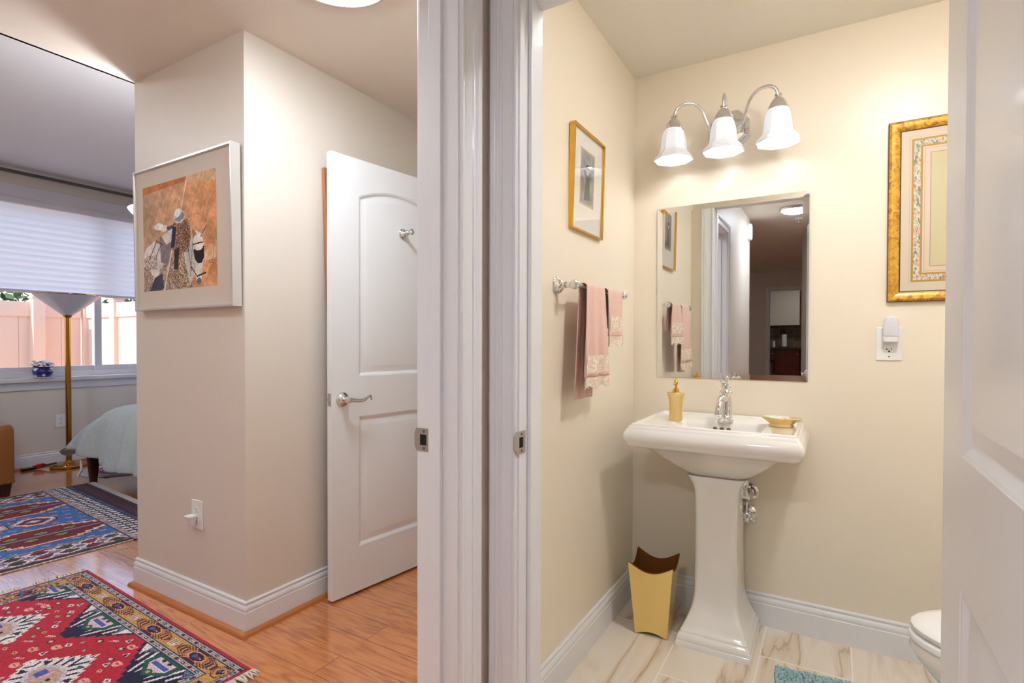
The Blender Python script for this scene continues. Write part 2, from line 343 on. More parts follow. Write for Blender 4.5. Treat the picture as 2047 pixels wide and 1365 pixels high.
casing_obj('trim_1', 'x', 1.14, -1, -.655, .203, JT)
casing_obj('trim_2', 'x', 1.256, 1, -.655, .203, JT)
casing_obj('trim_3', 'y', -.748, 1, .18, 1.01, JT)
casing_obj('trim_4', 'y', -.863, -1, .18, 1.01, JT)
casing_obj('trim_5', 'x', 2.45, -1, -1.845, -1.09, JT)
# jambs with stops
def jamb_x(name, y0, y1, a0, a1, s0, s1):   # opening along x
    return struct(name, M['trim'], (a0-.018, a0, y0, y1, 0, JT), (a1, a1+.018, y0, y1, 0, JT), (a0-.018, a1+.018, y0, y1, JT, JT+.018),
        (a0, a0+.011, s0, s1, 0, JT), (a1-.011, a1, s0, s1, 0, JT), (a0+.011, a1-.011, s0, s1, JT-.011, JT), bevel=.0018)
jamb1 = jamb_x('trim_6', 1.139, 1.257, -.655, .203, 1.178, 1.213)
def jamb_y(name, x0, x1, a0, a1, s0, s1):
    return struct(name, M['trim'], (x0, x1, a0-.018, a0, 0, JT), (x0, x1, a1, a1+.018, 0, JT), (x0, x1, a0-.018, a1+.018, JT, JT+.018),
        (s0, s1, a0, a0+.011, 0, JT), (s0, s1, a1-.011, a1, 0, JT), (s0, s1, a0+.011, a1-.011, JT-.011, JT), bevel=.0018)
jamb2 = jamb_y('trim_7', -.864, -.747, .18, 1.01, -.826, -.790)
jamb_x('trim_8', 2.449, 2.561, -1.845, -1.09, 2.487, 2.522)
def strike(parent, loc, ex, n, lipdir):
    """plate centred at loc; ex horizontal axis in plate plane, n outwards; lip on -ex side"""
    ex, n = Vector(ex), Vector(n); Mx = Matrix((ex, Vector((0,0,1)).cross(ex) if False else n, Vector((0,0,1)))).transposed().to_4x4(); Mx.translation = Vector(loc)
    mb = MB()
    a, h, t = .021, .028, .0016
    for x0, x1, z0, z1 in ((-a, a, .013, h), (-a, a, -h, -.013), (-a, -.010, -.013, .013), (.010, a, -.013, .013)): mb.box(x0, x1, 0, t, z0, z1)
    o = obj('strike_plate', mb, M['nickel']); o.parent = parent; o.matrix_local = Mx
    # curved lip
    lp = []; 
    for z, k in ((-.028, 0), (-.021, .6), (-.014, 1), (0, 1.05), (.014, 1), (.021, .6), (.028, 0)):
        lp.append([(-a+.001, 0, z), (-a+.001, t, z), (-a-.006*k, t+.0005*k, z), (-a-.010*k-.0005, -.003*k+.0005, z), (-a-.0085*k-.0003, -.0045*k, z), (-a-.005*k, -.0005, z)])
    l = obj('strike_lip', MB().loft(lp), M['nickel'], o, smooth=True)
    obj('bolt_hole', MB().box(-.0099, .0099, .0002, .0005, -.0129, .0129), M['dark'], o)
    for s in (-1, 1):
        obj('screw', MB().lathe([(.0038, t-.0004), (.0038, t+.0006), (.0025, t+.0012), (.0012, t+.0006)], (.002, 0, s*.0205), 'y', 16), M['steel'], o)
strike(jamb1, (-.655, 1.146, .934), (0,1,0), (1,0,0), 1)
strike(jamb2, (-.849, 1.01, .943), (1,0,0), (0,-1,0), 1)

# ------------------------------------------------------------ doors
from mathutils.geometry import tessellate_polygon
def door_leaf(name, W, label):
    Hd, T = 2.018, .035; z0 = .012; st = .143
    def panel(kind, o):
        x0, x1 = st+o, W-st-o; P = []
        if kind == 0:
            za, zb = .223+o, .832-o; P = [(x0, za), (x1, za), (x1, zb), (x0, zb)]
            Q = []
            for i in range(4):
                a, b = P[i], P[(i+1) % 4]
                for k in range(4): Q.append((a[0]+(b[0]-a[0])*k/4, a[1]+(b[1]-a[1])*k/4))
            return Q
        za = 1.02+o; hc = (W-2*st)/2; rise = .055; R = (hc*hc+rise*rise)/(2*rise); xc = W/2; zc = 1.857+rise-R
        top = lambda x: zc+sqrt((R-o)**2-(x-xc)**2)
        P = [(x0+(x1-x0)*k/6, za) for k in range(7)]
        P += [(x1, za+(top(x1)-za)*k/5) for k in range(1, 5)]
        P += [(x1-(x1-x0)*k/24, top(x1-(x1-x0)*k/24)) for k in range(25)]
        P += [(x0, top(x0)-(top(x0)-za)*k/5) for k in range(1, 5)]
        return P
    PR = [(0,0),(.0015,-.0012),(.006,-.0022),(.011,-.0062),(.015,-.0085),(.018,-.009),(.022,-.0088),(.046,-.0022),(.049,-.0018)]
    mb = MB()
    for side in (0, 1):
        yy = (lambda d: -d) if side == 0 else (lambda d: T+d)
        outer = [(0, z0), (W, z0), (W, z0+Hd), (0, z0+Hd)]
        polys = [outer, panel(0, 0), panel(1, 0)]
        flat = [p for q in polys for p in q]
        tris = tessellate_polygon([[Vector((p[0], p[1], 0)) for p in q] for q in polys])
        mb.add([(p[0], yy(0), p[1]) for p in flat], [tuple(t) for t in tris])
        for k in (0, 1):
            loops = [[(p[0], yy(d), p[1]) for p in panel(k, o)] for o, d in PR]
            mb.loft(loops, False, True)
    c = [(0, z0), (W, z0), (W, z0+Hd), (0, z0+Hd)]
    for i in range(4):
        a, b = c[i], c[(i+1) % 4]; mb.add([(a[0],0,a[1]),(b[0],0,b[1]),(b[0],T,b[1]),(a[0],T,a[1])], [(0,1,2,3)])
    o = obj(name, mb, M['doorp'])
    bm = bmesh.new(); bm.from_mesh(o.data); bmesh.ops.remove_doubles(bm, verts=bm.verts, dist=1e-5); bmesh.ops.recalc_face_normals(bm, faces=bm.faces); bm.to_mesh(o.data); bm.free()
    for p in o.data.polygons: p.use_smooth = True
    o.data.set_sharp_from_angle(angle=radians(16))
    tag(o, label, kind='structure'); return o
d1 = door_leaf('door_1', .762, 'white two panel arched door standing open against the wall behind it')
d1.matrix_world = frame_m((-1.917, 1.651, 0), (sin(radians(7.7)), cos(radians(7.7)), 0), (-cos(radians(7.7)), sin(radians(7.7)), 0))
def lever(parent, x, side=1):
    ys = -1
    o = obj('door_handle', MB().lathe([(.033,0),(.033,.004),(.0315,.006),(.029,.007),(.028,.010),(.024,.0125),(.0235,.014),(.018,.0175),(.012,.019),(.0115,.030),(.014,.033),(.0145,.040),(.013,.043),(.0125,.058),(.009,.060)], (x, 0, .919), '-y', 32), M['chrome'], parent, smooth=True, ang=30)
    pts = []; rs = []
    for i in range(25):
        t = i/24; pts.append((x+.004+t*.112, -.052-.004*sin(pi*t), .919+.004*sin(2*pi*t*.9)*1.0-.012*sin(pi*min(1,t*1.1))+.016*t*t)); rs.append(.0095-.0045*t+.0015*sin(pi*t))
    pts += [(x+.120, -.050, .9195), (x+.1235, -.048, .914), (x+.121, -.047, .909)]; rs += [.0048, .0044, .003]
    obj('lever', MB().tube(pts, rs, 12), M['chrome'], o, smooth=True)
lever(d1, .054)
lt = obj('latch_plate', MB().box(-.0012, .0, .006, .0295, .891, .949), M['nickel'], d1, bevel=.0004)
obj('latch_bolt', MB().add([(-.0012,.011,.911),(-.0012,.025,.911),(-.0012,.025,.929),(-.0012,.011,.929),(-.011,.0235,.912),(-.011,.025,.912),(-.011,.025,.928),(-.011,.0235,.928)],
    [(0,1,5,4),(1,2,6,5),(2,3,7,6),(3,0,4,7),(4,5,6,7),(0,3,2,1)]), M['nickel'], lt)
hk = obj('robe_hook', MB().lathe([(.024,-.001),(.024,.004),(.022,.006),(.0205,.0075),(.0195,.011),(.0165,.013),(.0155,.017),(.0115,.019),(.0085,.022),(.007,.028),(.0085,.032),(.0125,.036),(.0125,.040),(.008,.044),(.0055,.047),(.0055,.052),(.008,.055),(.0125,.059),(.0145,.065),(.0135,.070),(.009,.074),(.004,.0755)], (.405, -.0018, 1.726), '-y', 32), M['chrome'], d1, smooth=True, ang=25)
d2 = door_leaf('door_2', .813, 'white two panel door swung fully open at the right edge')
d2.matrix_world = frame_m((.160, 1.120, 0), (0,-1,0), (1,0,0))
lever(d2, .759)
# wooden frame hanging behind the open door
t = tag(obj('picture_frame', MB().box(0,.44,0,.018,0,.03).box(0,.44,0,.018,.63,.66).box(0,.03,0,.018,.03,.63).box(.41,.44,0,.018,.03,.63), M['shoe'], bevel=.002), 'brown wooden frame hanging on the wall behind the open white door', 'picture frame')
obj('backing', MB().box(.03,.41,.006,.012,.03,.63), M['beige'], t)
t.matrix_world = frame_m((-1.966, 1.682, 1.32), (0,1,0), (-1,0,0)) @ Matrix.Rotation(radians(-3.0), 4, 'X')

# ------------------------------------------------------------ bedroom window
def window():
    r = empty('window_1', (XW, 2.55, .84), kind='structure')
    y0, y1, z0, z1 = -1.35, 1.35, 0, 1.66
    f = MB()
    f.box(-.09,-.03,y0,y1,z0,.055).box(-.09,-.03,y0,y1,z1-.06,z1).box(-.09,-.03,y0,y0+.05,.055,z1-.06).box(-.09,-.03,y1-.05,y1,.055,z1-.06)
    obj('window_frame', f, M['trimw'], r, bevel=.003)
    obj('mullion', MB().box(-.088,-.028,-.032,.032,.055,z1-.06), M['trimw'], r, bevel=.003)
    obj('sash_rail', MB().box(-.075,-.04,y0+.05,-.032,.055,.10).box(-.075,-.04,.032,y1-.05,.055,.10), M['trimw'], r, bevel=.002)
    obj('window_pane', MB().box(-.060,-.056,y0+.05,-.032,.10,z1-.06), M['glass'], r)
    obj('window_pane', MB().box(-.060,-.056,.032,y1-.05,.10,z1-.06), M['glass'], r)
M['trimw'] = mat('lavender_white_window_trim', (222,218,226), .35)
window()
w2_ = empty('added_window', (-4.65, 4.65, .9), kind='structure')  # unseen window, added to bring more daylight into the bedroom
obj('window_frame', MB().box(-1.25,1.25,-.03,.03,0,.05).box(-1.25,1.25,-.03,.03,1.45,1.5).box(-1.25,-1.2,-.03,.03,.05,1.45).box(1.2,1.25,-.03,.03,.05,1.45).box(-.03,.03,-.03,.03,.05,1.45), M['trimw'], w2_)
obj('window_pane', MB().box(-1.2,-.03,-.002,.002,.05,1.45), M['glass'], w2_); obj('window_pane', MB().box(.03,1.2,-.002,.002,.05,1.45), M['glass'], w2_)
struct('trim_9', M['trimw'], (XW-.03, XW+.055, 1.14, 3.96, .80, .838), bevel=.006)        # sill
struct('trim_10', M['trimw'], (XW, XW+.016, 1.18, 3.92, .725, .80), bevel=.003)            # apron
struct('trim_11', M['trimw'], (XW, XW+.016, 1.12, 1.2, .84, 2.60), (XW, XW+.016, 3.9, 3.98, .84, 2.60), (XW, XW+.016, 1.12, 3.98, 2.50, 2.60), bevel=.003)
# cellular blind
bl = empty('window_blind', (XW+.02, 2.55, 2.47), label='white pleated cellular blind lowered over the bedroom window', cat='blind')
M['pleat'] = m_trans('cellular_fabric', (238,238,248), .5)
obj('headrail', MB().box(-.02,.035,-1.33,1.33,-.045,.0), M['trimw'], bl, bevel=.003)
npl = 14; L = []
for i in range(npl*6+1):
    a = i/6; ph = (a % 1); L.append((abs(sin(pi*a))**.75*.024, -.045-i/(npl*6)*.775))
loops = [[(d, yy, z) for d, z in L] for yy in (-1.325, 1.325)]
obj('pleated_cloth', MB().loft(loops, False, False, closed=False), M['pleat'], bl, smooth=True, ang=180)
obj('bottom_rail', MB().box(-.008,.022,-1.33,1.33,-.845,-.818), M['trimw'], bl, bevel=.004)
# curtain rod
cr = empty('curtain_rod', (XW+.075, 2.45, 2.70), label='dark grey metal curtain rod along the top of the bedroom window wall', cat='curtain rod')
M['gun'] = mat('gunmetal', (112,108,106), .3, .8)
obj('rod', MB().tube([(0,-1.6,0),(0,1.4,0)], .013, 16), M['gun'], cr, smooth=True)
obj('rod', MB().tube([(.032,-1.6,-.018),(.032,1.4,-.018)], .008, 16), M['gun'], cr, smooth=True)
for y in (-1.3, .44, 1.3):
    obj('bracket', MB().box(-.072,-.066,y-.012,y+.012,-.05,.03).tube([(-.068,y,-.01),(-.01,y,-.012),(.034,y,-.030)], .006, 8), M['gun'], cr, smooth=True)
    obj('bracket_knob', MB().sphere((.034,y,-.036), .014, 14, 8), M['ink'], cr, smooth=True)
# ------------------------------------------------------------ ceiling lights
def flush_light(loc, power, label, name='ceiling_light', r=.19, col=(1,.97,.94)):
    e = empty(name, loc, label=label, cat='ceiling light')
    obj('trim_ring', MB().lathe([(r*.9,-.002),(r,-.002),(r*1.005,-.012),(r*.985,-.026),(r*.92,-.034),(r*.89,-.028),(r*.88,-.01)], n=48, cap=False), M['nickel'], e, smooth=True)
    obj('light_dome', MB().lathe([(r*.9,-.012),(r*.88,-.032),(r*.75,-.046),(r*.5,-.056),(r*.2,-.060),(.004,-.0605)], n=48), m_emit('lit_dome', col, power), e, smooth=True)
    return e
flush_light((-1.41, 1.235, CE), LAMP['vest'], 'round flush ceiling light with lit white lens above the open door', col=(.84,.92,1))
flush_light((-2.0, .15, CE), LAMP['entry'], 'added unseen round flush fill light over the red rug, above the camera view', r=.17, col=(.90,.95,1))  # added out of view to brighten the column front
flush_light((-.30, -.86, CE), LAMP['hall'], 'round flush ceiling light of the hall seen lit in the bathroom mirror', r=.14, col=(.82,.90,1))
flush_light((.30, 1.52, CE-.008), LAMP['bath'], 'added small round flush fill light inside the bathroom, out of view behind the door frame', r=.12, col=(.97,.98,1))  # added fill so the lower bathroom walls are evenly lit
# bathroom fan grille at the ceiling
vt = empty('ceiling_vent', (-.287, 1.90, CE-.008), label='square fan vent with an added lit lens on the bathroom ceiling at the top edge', cat='vent')
mb = MB().box(-.13,.13,-.13,.13,-.012,0); obj('cover', mb, M['plastic'], vt, bevel=.004)
obj('added_lens', MB().box(-.09,.09,-.09,.06,-.018,-.011), m_emit('added_lens_glow', (1,.98,.96), LAMP['fan']), vt, bevel=.003)  # glowing lens added to the fan as bathroom fill

# ------------------------------------------------------------ vanity light
vl = empty('vanity_light', (-.385, YB, 2.085), label='polished chrome bathroom wall light with three lit frosted glass bell shades', cat='wall light')
bp = MB().lathe([(.092,0),(.092,.008),(.086,.012),(.080,.012),(.078,.018),(.066,.024),(.03,.030)], (0,0,0), '-y', 8, ph=pi/8, sx=1, sy=1)
obj('backplate', bp, M['chrome'], vl, bevel=.001)
obj('hub', MB().lathe([(.03,.02),(.032,.034),(.026,.046),(.02,.062),(.024,.07),(.015,.08),(.006,.084)], (0,0,0), '-y', 24), M['chrome'], vl, smooth=True, ang=30)
M['shade'] = m_trans('frosted_glass', (236,238,242), .13, LAMP['shade'], .35)
M['bulb'] = m_emit('lit_bulb', (.96,.98,1), LAMP['bulb'])
for k, sx in ((0,-1), (1,0), (2,1)):
    cx = sx*.2; cy = -.137
    P = [(0,-.04,0)] if sx else [(0,-.06,0)]
    if sx:
        ctr = [(0,-.045,-.005),(sx*.03,-.062,-.018),(sx*.062,-.078,-.002),(sx*.078,-.088,.035),(sx*.095,-.1,.078),(sx*.125,-.115,.102),(sx*.160,-.128,.104),(sx*.188,-.134,.088),(cx,cy,.056)]
    else:
        ctr = [(0,-.045,-.005),(0,-.062,-.02),(0,-.082,-.012),(0,-.09,.02),(0,-.086,.065),(0,-.096,.100),(0,-.118,.112),(0,-.133,.094),(0,cy,.056)]
    # smooth through the points
    pts = []
    for i in range(len(ctr)-1):
        p0, p1, p2, p3 = [Vector(ctr[max(0,min(len(ctr)-1,j))]) for j in (i-1,i,i+1,i+2)]
        for q in range(5):
            t = q/5; pts.append(.5*((2*p1)+(-p0+p2)*t+(2*p0-5*p1+4*p2-p3)*t*t+(-p0+3*p1-3*p2+p3)*t**3))
    pts.append(Vector(ctr[-1]))
    obj('arm', MB().tube(pts, .0068, 12), M['chrome'], vl, smooth=True)
    cap = obj('socket_cap', MB().lathe([(.006,.062),(.014,.060),(.0145,.055),(.009,.052),(.0095,.048),(.020,.042),(.030,.026),(.036,.010),(.038,.0)], (cx,cy,0), n=28, cap=False), M['chrome'], vl, smooth=True, ang=50)
    prof = [(.034,.004),(.041,-.004),(.048,-.025),(.052,-.050),(.054,-.075),(.056,-.088),(.0585,-.090),(.0585,-.094),(.061,-.097),(.064,-.101),(.071,-.108),(.080,-.118),(.083,-.126),(.081,-.129),(.0785,-.125),(.068,-.110),(.057,-.098),(.052,-.085),(.050,-.050),(.045,-.022),(.036,-.004),(.032,.002)]
    obj('glass_shade', MB().lathe(prof, (cx,cy,0), n=8, cap=False, ph=pi/8), M['shade'], cap, bevel=.0012)
    bb = MB().lathe([(.012,-.005),(.013,-.03),(.02,-.05),(.0275,-.07),(.028,-.082),(.022,-.098),(.011,-.106),(.002,-.107)], (cx,cy,0), n=20)
    obj('light_bulb', bb, M['bulb'], cap, smooth=True)

# ------------------------------------------------------------ wall mirror
mr_ = empty('wall_mirror', (-.384, YB-.005, 1.407), label='frameless wall mirror with slanted glass edges above the pedestal sink', cat='mirror')
w2, h2, bv = .304, .383, .024
mb = MB().add([(-w2,-.001,-h2),(w2,-.001,-h2),(w2,-.001,h2),(-w2,-.001,h2),(-w2+bv,-.0028,-h2+bv),(w2-bv,-.0028,-h2+bv),(w2-bv,-.0028,h2-bv),(-w2+bv,-.0028,h2-bv)],
  [(4,5,6,7),(0,1,5,4),(1,2,6,5),(2,3,7,6),(3,0,4,7)])
obj('silvered_glass', mb, M['mirror'], mr_)
obj('backing', MB().box(-w2,w2,-.0008,.002,-h2,h2), M['steel'], mr_)
mr_.rotation_euler = (radians(MTX), 0, radians(MTZ))

# ------------------------------------------------------------ pedestal sink
sk_ = empty('pedestal_sink', (-.38, YB-.002, 0), label='white porcelain pedestal sink with chrome faucet under the mirror', cat='sink')
D = .47; hw = .305
def RL(hx, yf, yb, z, r, cx=0): return rrect(-hx+cx, hx+cx, -yf, -yb, r, z, 6)
zt = .868
loops = [RL(.07,.31,.21,zt-.16,.04), RL(.115,.345,.175,zt-.14,.05), RL(.145,.368,.155,zt-.09,.035), RL(.157,.378,.147,zt-.03,.022), RL(.162,.382,.143,zt-.014,.016), RL(.167,.387,.138,zt-.010,.012),
  RL(.262,.427,.02,zt-.010,.006), RL(.266,.431,.016,zt-.008,.006), RL(.268,.433,.014,zt,.006), RL(.278,.443,.006,zt+.003,.008), RL(.284,.449,.004,zt,.009), RL(.285,.450,.003,zt-.006,.009),
  RL(.291,.456,.003,zt-.008,.010), RL(.293,.458,.003,zt-.014,.010), RL(.300,.465,.002,zt-.022,.012), RL(.307,.472,.002,zt-.034,.014), RL(.310,.476,.002,zt-.046,.015), RL(.309,.474,.002,zt-.058,.015), RL(.304,.469,.002,zt-.068,.014),
  RL(.298,.463,.002,zt-.074,.013), RL(.298,.463,.002,zt-.078,.013), RL(.288,.453,.002,zt-.088,.012), RL(.282,.447,.002,zt-.090,.012), RL(.262,.430,.004,zt-.092,.02), RL(.24,.41,.01,zt-.100,.04), RL(.20,.38,.02,zt-.135,.06), RL(.155,.335,.03,zt-.175,.07), RL(.118,.29,.035,zt-.205,.06), RL(.105,.27,.035,zt-.212,.05)]
obj('basin', MB().loft(loops), M['porc'], sk_, smooth=True, ang=60)
pl = [RL(.136,.345,.03,0,.006),RL(.136,.345,.03,.018,.006),RL(.133,.342,.03,.022,.006),RL(.134,.343,.03,.026,.008),RL(.131,.340,.03,.040,.010),RL(.124,.333,.032,.050,.012),RL(.122,.331,.032,.053,.012),RL(.122,.331,.032,.058,.012),
  RL(.118,.327,.034,.062,.014),RL(.108,.318,.04,.085,.016),RL(.096,.306,.05,.115,.018),RL(.086,.296,.055,.150,.02),RL(.081,.290,.06,.185,.02),RL(.079,.287,.06,.23,.02),RL(.077,.284,.06,.40,.02),RL(.078,.285,.06,.55,.02),RL(.081,.287,.06,.60,.022),RL(.089,.291,.055,.628,.024),RL(.102,.296,.05,.648,.03),RL(.110,.30,.05,.66,.03)]
obj('pedestal', MB().loft(pl), M['porc'], sk_, smooth=True, ang=50)
for k in (-1, 0, 1):
    obj('overflow_hole', MB().lathe([(.0085,0),(.0085,.002),(.007,.002),(.007,.0005),(.0005,.0005)], (k*.026, -.1495, zt-.040), '-y', 20), M['ovf'] if 'ovf' in M else M.setdefault('ovf', mat('bronze_overflow', (120,104,82), .4, .3)), sk_)
fc = obj('faucet', MB().lathe([(.031,0),(.031,.006),(.028,.010),(.0255,.012),(.0265,.017),(.0265,.022),(.0235,.026),(.0225,.034),(.0235,.060),(.0225,.085),(.0195,.104),(.0185,.108),(.0225,.112),(.0255,.118),(.0245,.124),(.0195,.128),(.0175,.132),(.0175,.136),(.020,.140),(.0195,.146),(.014,.151),(.004,.153)], (.012, -.135, zt-.010), n=32), M['chrome'], sk_, smooth=True, ang=30)
fp = [(.012,-.15,zt+.085),(.008,-.175,zt+.092),(.005,-.200,zt+.088),(.002,-.222,zt+.070),(0,-.232,zt+.048),(0,-.234,zt+.030)]
obj('spout', MB().tube([fp[0], fp[1], fp[2], fp[3], fp[4], fp[5]], [.015,.015,.0145,.0135,.013,.0135], 16).lathe([(.0155,0),(.0155,.007),(.013,.009)], (0,-.234,zt+.022), n=20), M['chrome'], fc, smooth=True, ang=50)
obj('lever_handle', MB().tube([(.012,-.135,zt+.143),(.010,-.155,zt+.150),(.006,-.178,zt+.158),(.003,-.195,zt+.160)], [.009,.009,.0105,.006], 12), M['chrome'], fc, smooth=True)
obj('lift_rod', MB().tube([(.012,-.105,zt+.0),(.012,-.105,zt+.165)], .0022, 8).sphere((.012,-.105,zt+.17), .0065, 12, 8), M['chrome'], fc, smooth=True)
dr = obj('drain_pipe', MB().tube([(.07,-.08,.66),(.07,-.08,.60),(.072,-.075,.56),(.085,-.06,.54),(.09,-.045,.545),(.09,-.02,.55),(.09,-.0,.55)], .019, 16).lathe([(.024,0),(.026,.01),(.026,.03),(.022,.036)], (.07,-.08,.585), n=20), M['chrome'], sk_, smooth=True, ang=60)
sv = obj('shutoff_valve', MB().lathe([(.034,0),(.034,.004),(.026,.012),(.012,.016),(.012,.05),(.018,.052),(.018,.07),(.01,.074)], (.085,0,.46), '-y', 24), M['chrome'], sk_, smooth=True, ang=30)
obj('valve_handle', MB().lathe([(.022,0),(.025,.004),(.025,.010),(.020,.014)], (.108,-.06,.46), 'x', 16, sx=.7), M['chrome'], sv, smooth=True, ang=40)
obj('supply_tube', MB().tube([(.085,-.06,.47),(.085,-.062,.52),(.08,-.08,.57),(.07,-.1,.62),(.06,-.11,.68)], .005, 10), M['chrome'], sv, smooth=True)
sv2 = obj('wall_flange', MB().lathe([(.036,0),(.036,.005),(.028,.014),(.016,.016)], (.09,0,.55), '-y', 24), M['chrome'], sk_, smooth=True, ang=30)

# soap dispenser, dish, soaps
sd_ = empty('soap_dispenser', (-.552, 2.262, zt-.0095), label='gold flared soap dispenser with pump on the left of the sink', cat='soap dispenser')
obj('bottle', MB().lathe([(.027,0),(.0275,.002),(.0275,.010),(.0262,.013),(.0262,.03),(.0268,.06),(.0285,.085),(.032,.100),(.0365,.110),(.0370,.1125),(.0355,.1145),(.020,.117),(.014,.118)], n=40), M['goldp'], sd_, smooth=True, ang=40)
pc = obj('pump_collar', MB().lathe([(.0135,.117),(.0135,.124),(.012,.125),(.0125,.130),(.009,.132),(.0055,.134),(.0045,.148),(.0075,.150),(.008,.154)], n=24), M['goldm'], sd_, smooth=True, ang=40)
obj('pump_head', MB().sphere((0,0,.159), .0085, 14, 8).tube([(0,0,.157),(.0,-.014,.156),(-.002,-.024,.151)], .0035, 10).sphere((0,0,.169),.004,10,6), M['goldm'], pc, smooth=True)
dh = empty('soap_dish', (-.163, 2.305, zt-.0095), radians(2), label='gold oval footed soap dish on the right of the sink', cat='soap dish')
obj('dish', MB().lathe([(.042,0),(.043,.002),(.043,.008),(.041,.010),(.042,.012),(.047,.016),(.058,.024),(.068,.031),(.072,.033),(.0715,.0345),(.065,.032),(.054,.027),(.03,.022),(.004,.021)], n=48, sy=.66), M['goldp'], dh, smooth=True, ang=40)
M['soapg'] = mat('pale_green_soap', (218,232,218), .45); M['soapp'] = mat('pale_pink_soap', (240,214,204), .45)
mb = MB(); L = []
for i in range(13):
    t = i/12; r = .004+.016*sin(pi*min(1, t*1.02))**.7*(.35+.65*t); L.append([(-.062+t*.062, r*cos(a)*(1+.12*cos(6*a)), .036+r*.55*sin(a)*(1+.12*cos(6*a))-.006*t+.004) for a in [2*pi*k/24 for k in range(24)]])
ss = tag(obj('shell_soap', MB().loft(L), M['soapg'], smooth=True, loc=(-.163, 2.305, zt-.013), rot=(0,0,radians(4))), 'pale green spiral shell soap lying at the left in the gold dish', 'soap')
mb = MB()
for k in range(9):
    a = k*2.4; rr = .002+.0022*k; mb.sphere((rr*cos(a), rr*sin(a)*.7, .040-.0012*k), .0095, 10, 6, (1, .9, .6))
tag(obj('rose_soap', mb, M['soapp'], smooth=True, loc=(-.148, 2.303, zt-.014)), 'pale pink rose soap in the middle of the gold dish', 'soap')
L = []
for i in range(9):
    t = i/8; r = .013*sin(pi*(.08+.84*t)); L.append([(.0+t*.045, r*cos(a)*1.1, .030+r*.5*sin(a)) for a in [2*pi*k/20 for k in range(20)]])
tag(obj('oval_soap', MB().loft(L), M['soapg'], smooth=True, loc=(-.135, 2.298, zt-.012)), 'pale oval soap beside the pink rose in the gold dish', 'soap')

# ------------------------------------------------------------ waste bin
def bin_():
    e = empty('waste_bin', (-.618, 2.192, 0), radians(4.5), label='gold tapered square waste bin with scalloped rim beside the sink', cat='waste bin')
    N = 14; T = .003
    def ring(hb, z_mid, z_c, n=N, sag=1):
        P = []
        for s in range(4):
            for k in range(n):
                u = -1+2*k/n; c = (u, -1, 0)
                x, y = u*hb, -hb
                for _ in range(s): x, y = -y, x
                zz = z_c+(z_mid-z_c)*cos(u*pi/2)**1.0
                P.append((x, y, zz))
        return P
    def lerp(h0, h1, z0, z1): return None
    hb, ht, zc = .063, .088, .297
    outer0 = ring(hb, .016, 0); outer1 = ring(ht, .262, zc)
    # the sagging rim narrows with height, keep walls planar
    def fix(P): 
        Q = []
        for x, y, z in P:
            h = hb+(ht-hb)*z/zc; m = max(abs(x), abs(y)); Q.append((x*h/m, y*h/m, z))
        return Q
    o0, o1 = fix(outer0), fix(outer1)
    def inset(P, d): return [(x*(1-d/max(abs(x),abs(y))), y*(1-d/max(abs(x),abs(y))), z) for x, y, z in P]
    mb = MB().loft([inset(o0, T), o0, o1, inset(o1, T)], False, False)
    obj('outer_wall', mb, M['goldbin'], e)
    i1 = inset(o1, T-.0002); fl_ = [(x*.7/.7*(hb-T)/(hb) if False else x*(hb-.004)/max(abs(x),abs(y)), y*(hb-.004)/max(abs(x),abs(y)), .02) for x, y, z in o0]
    obj('lining', MB().loft([i1, fl_], False, True), M['binin'], e)
    mb = MB(); pts = inset(o1, T/2); mb.tube([(x, y, z) for x, y, z in pts+[pts[0]]], .0022, 6, False)
    obj('rim', mb, mat('dark_bronze_rim', (120,78,34), .35, .7), e, smooth=True)
bin_()

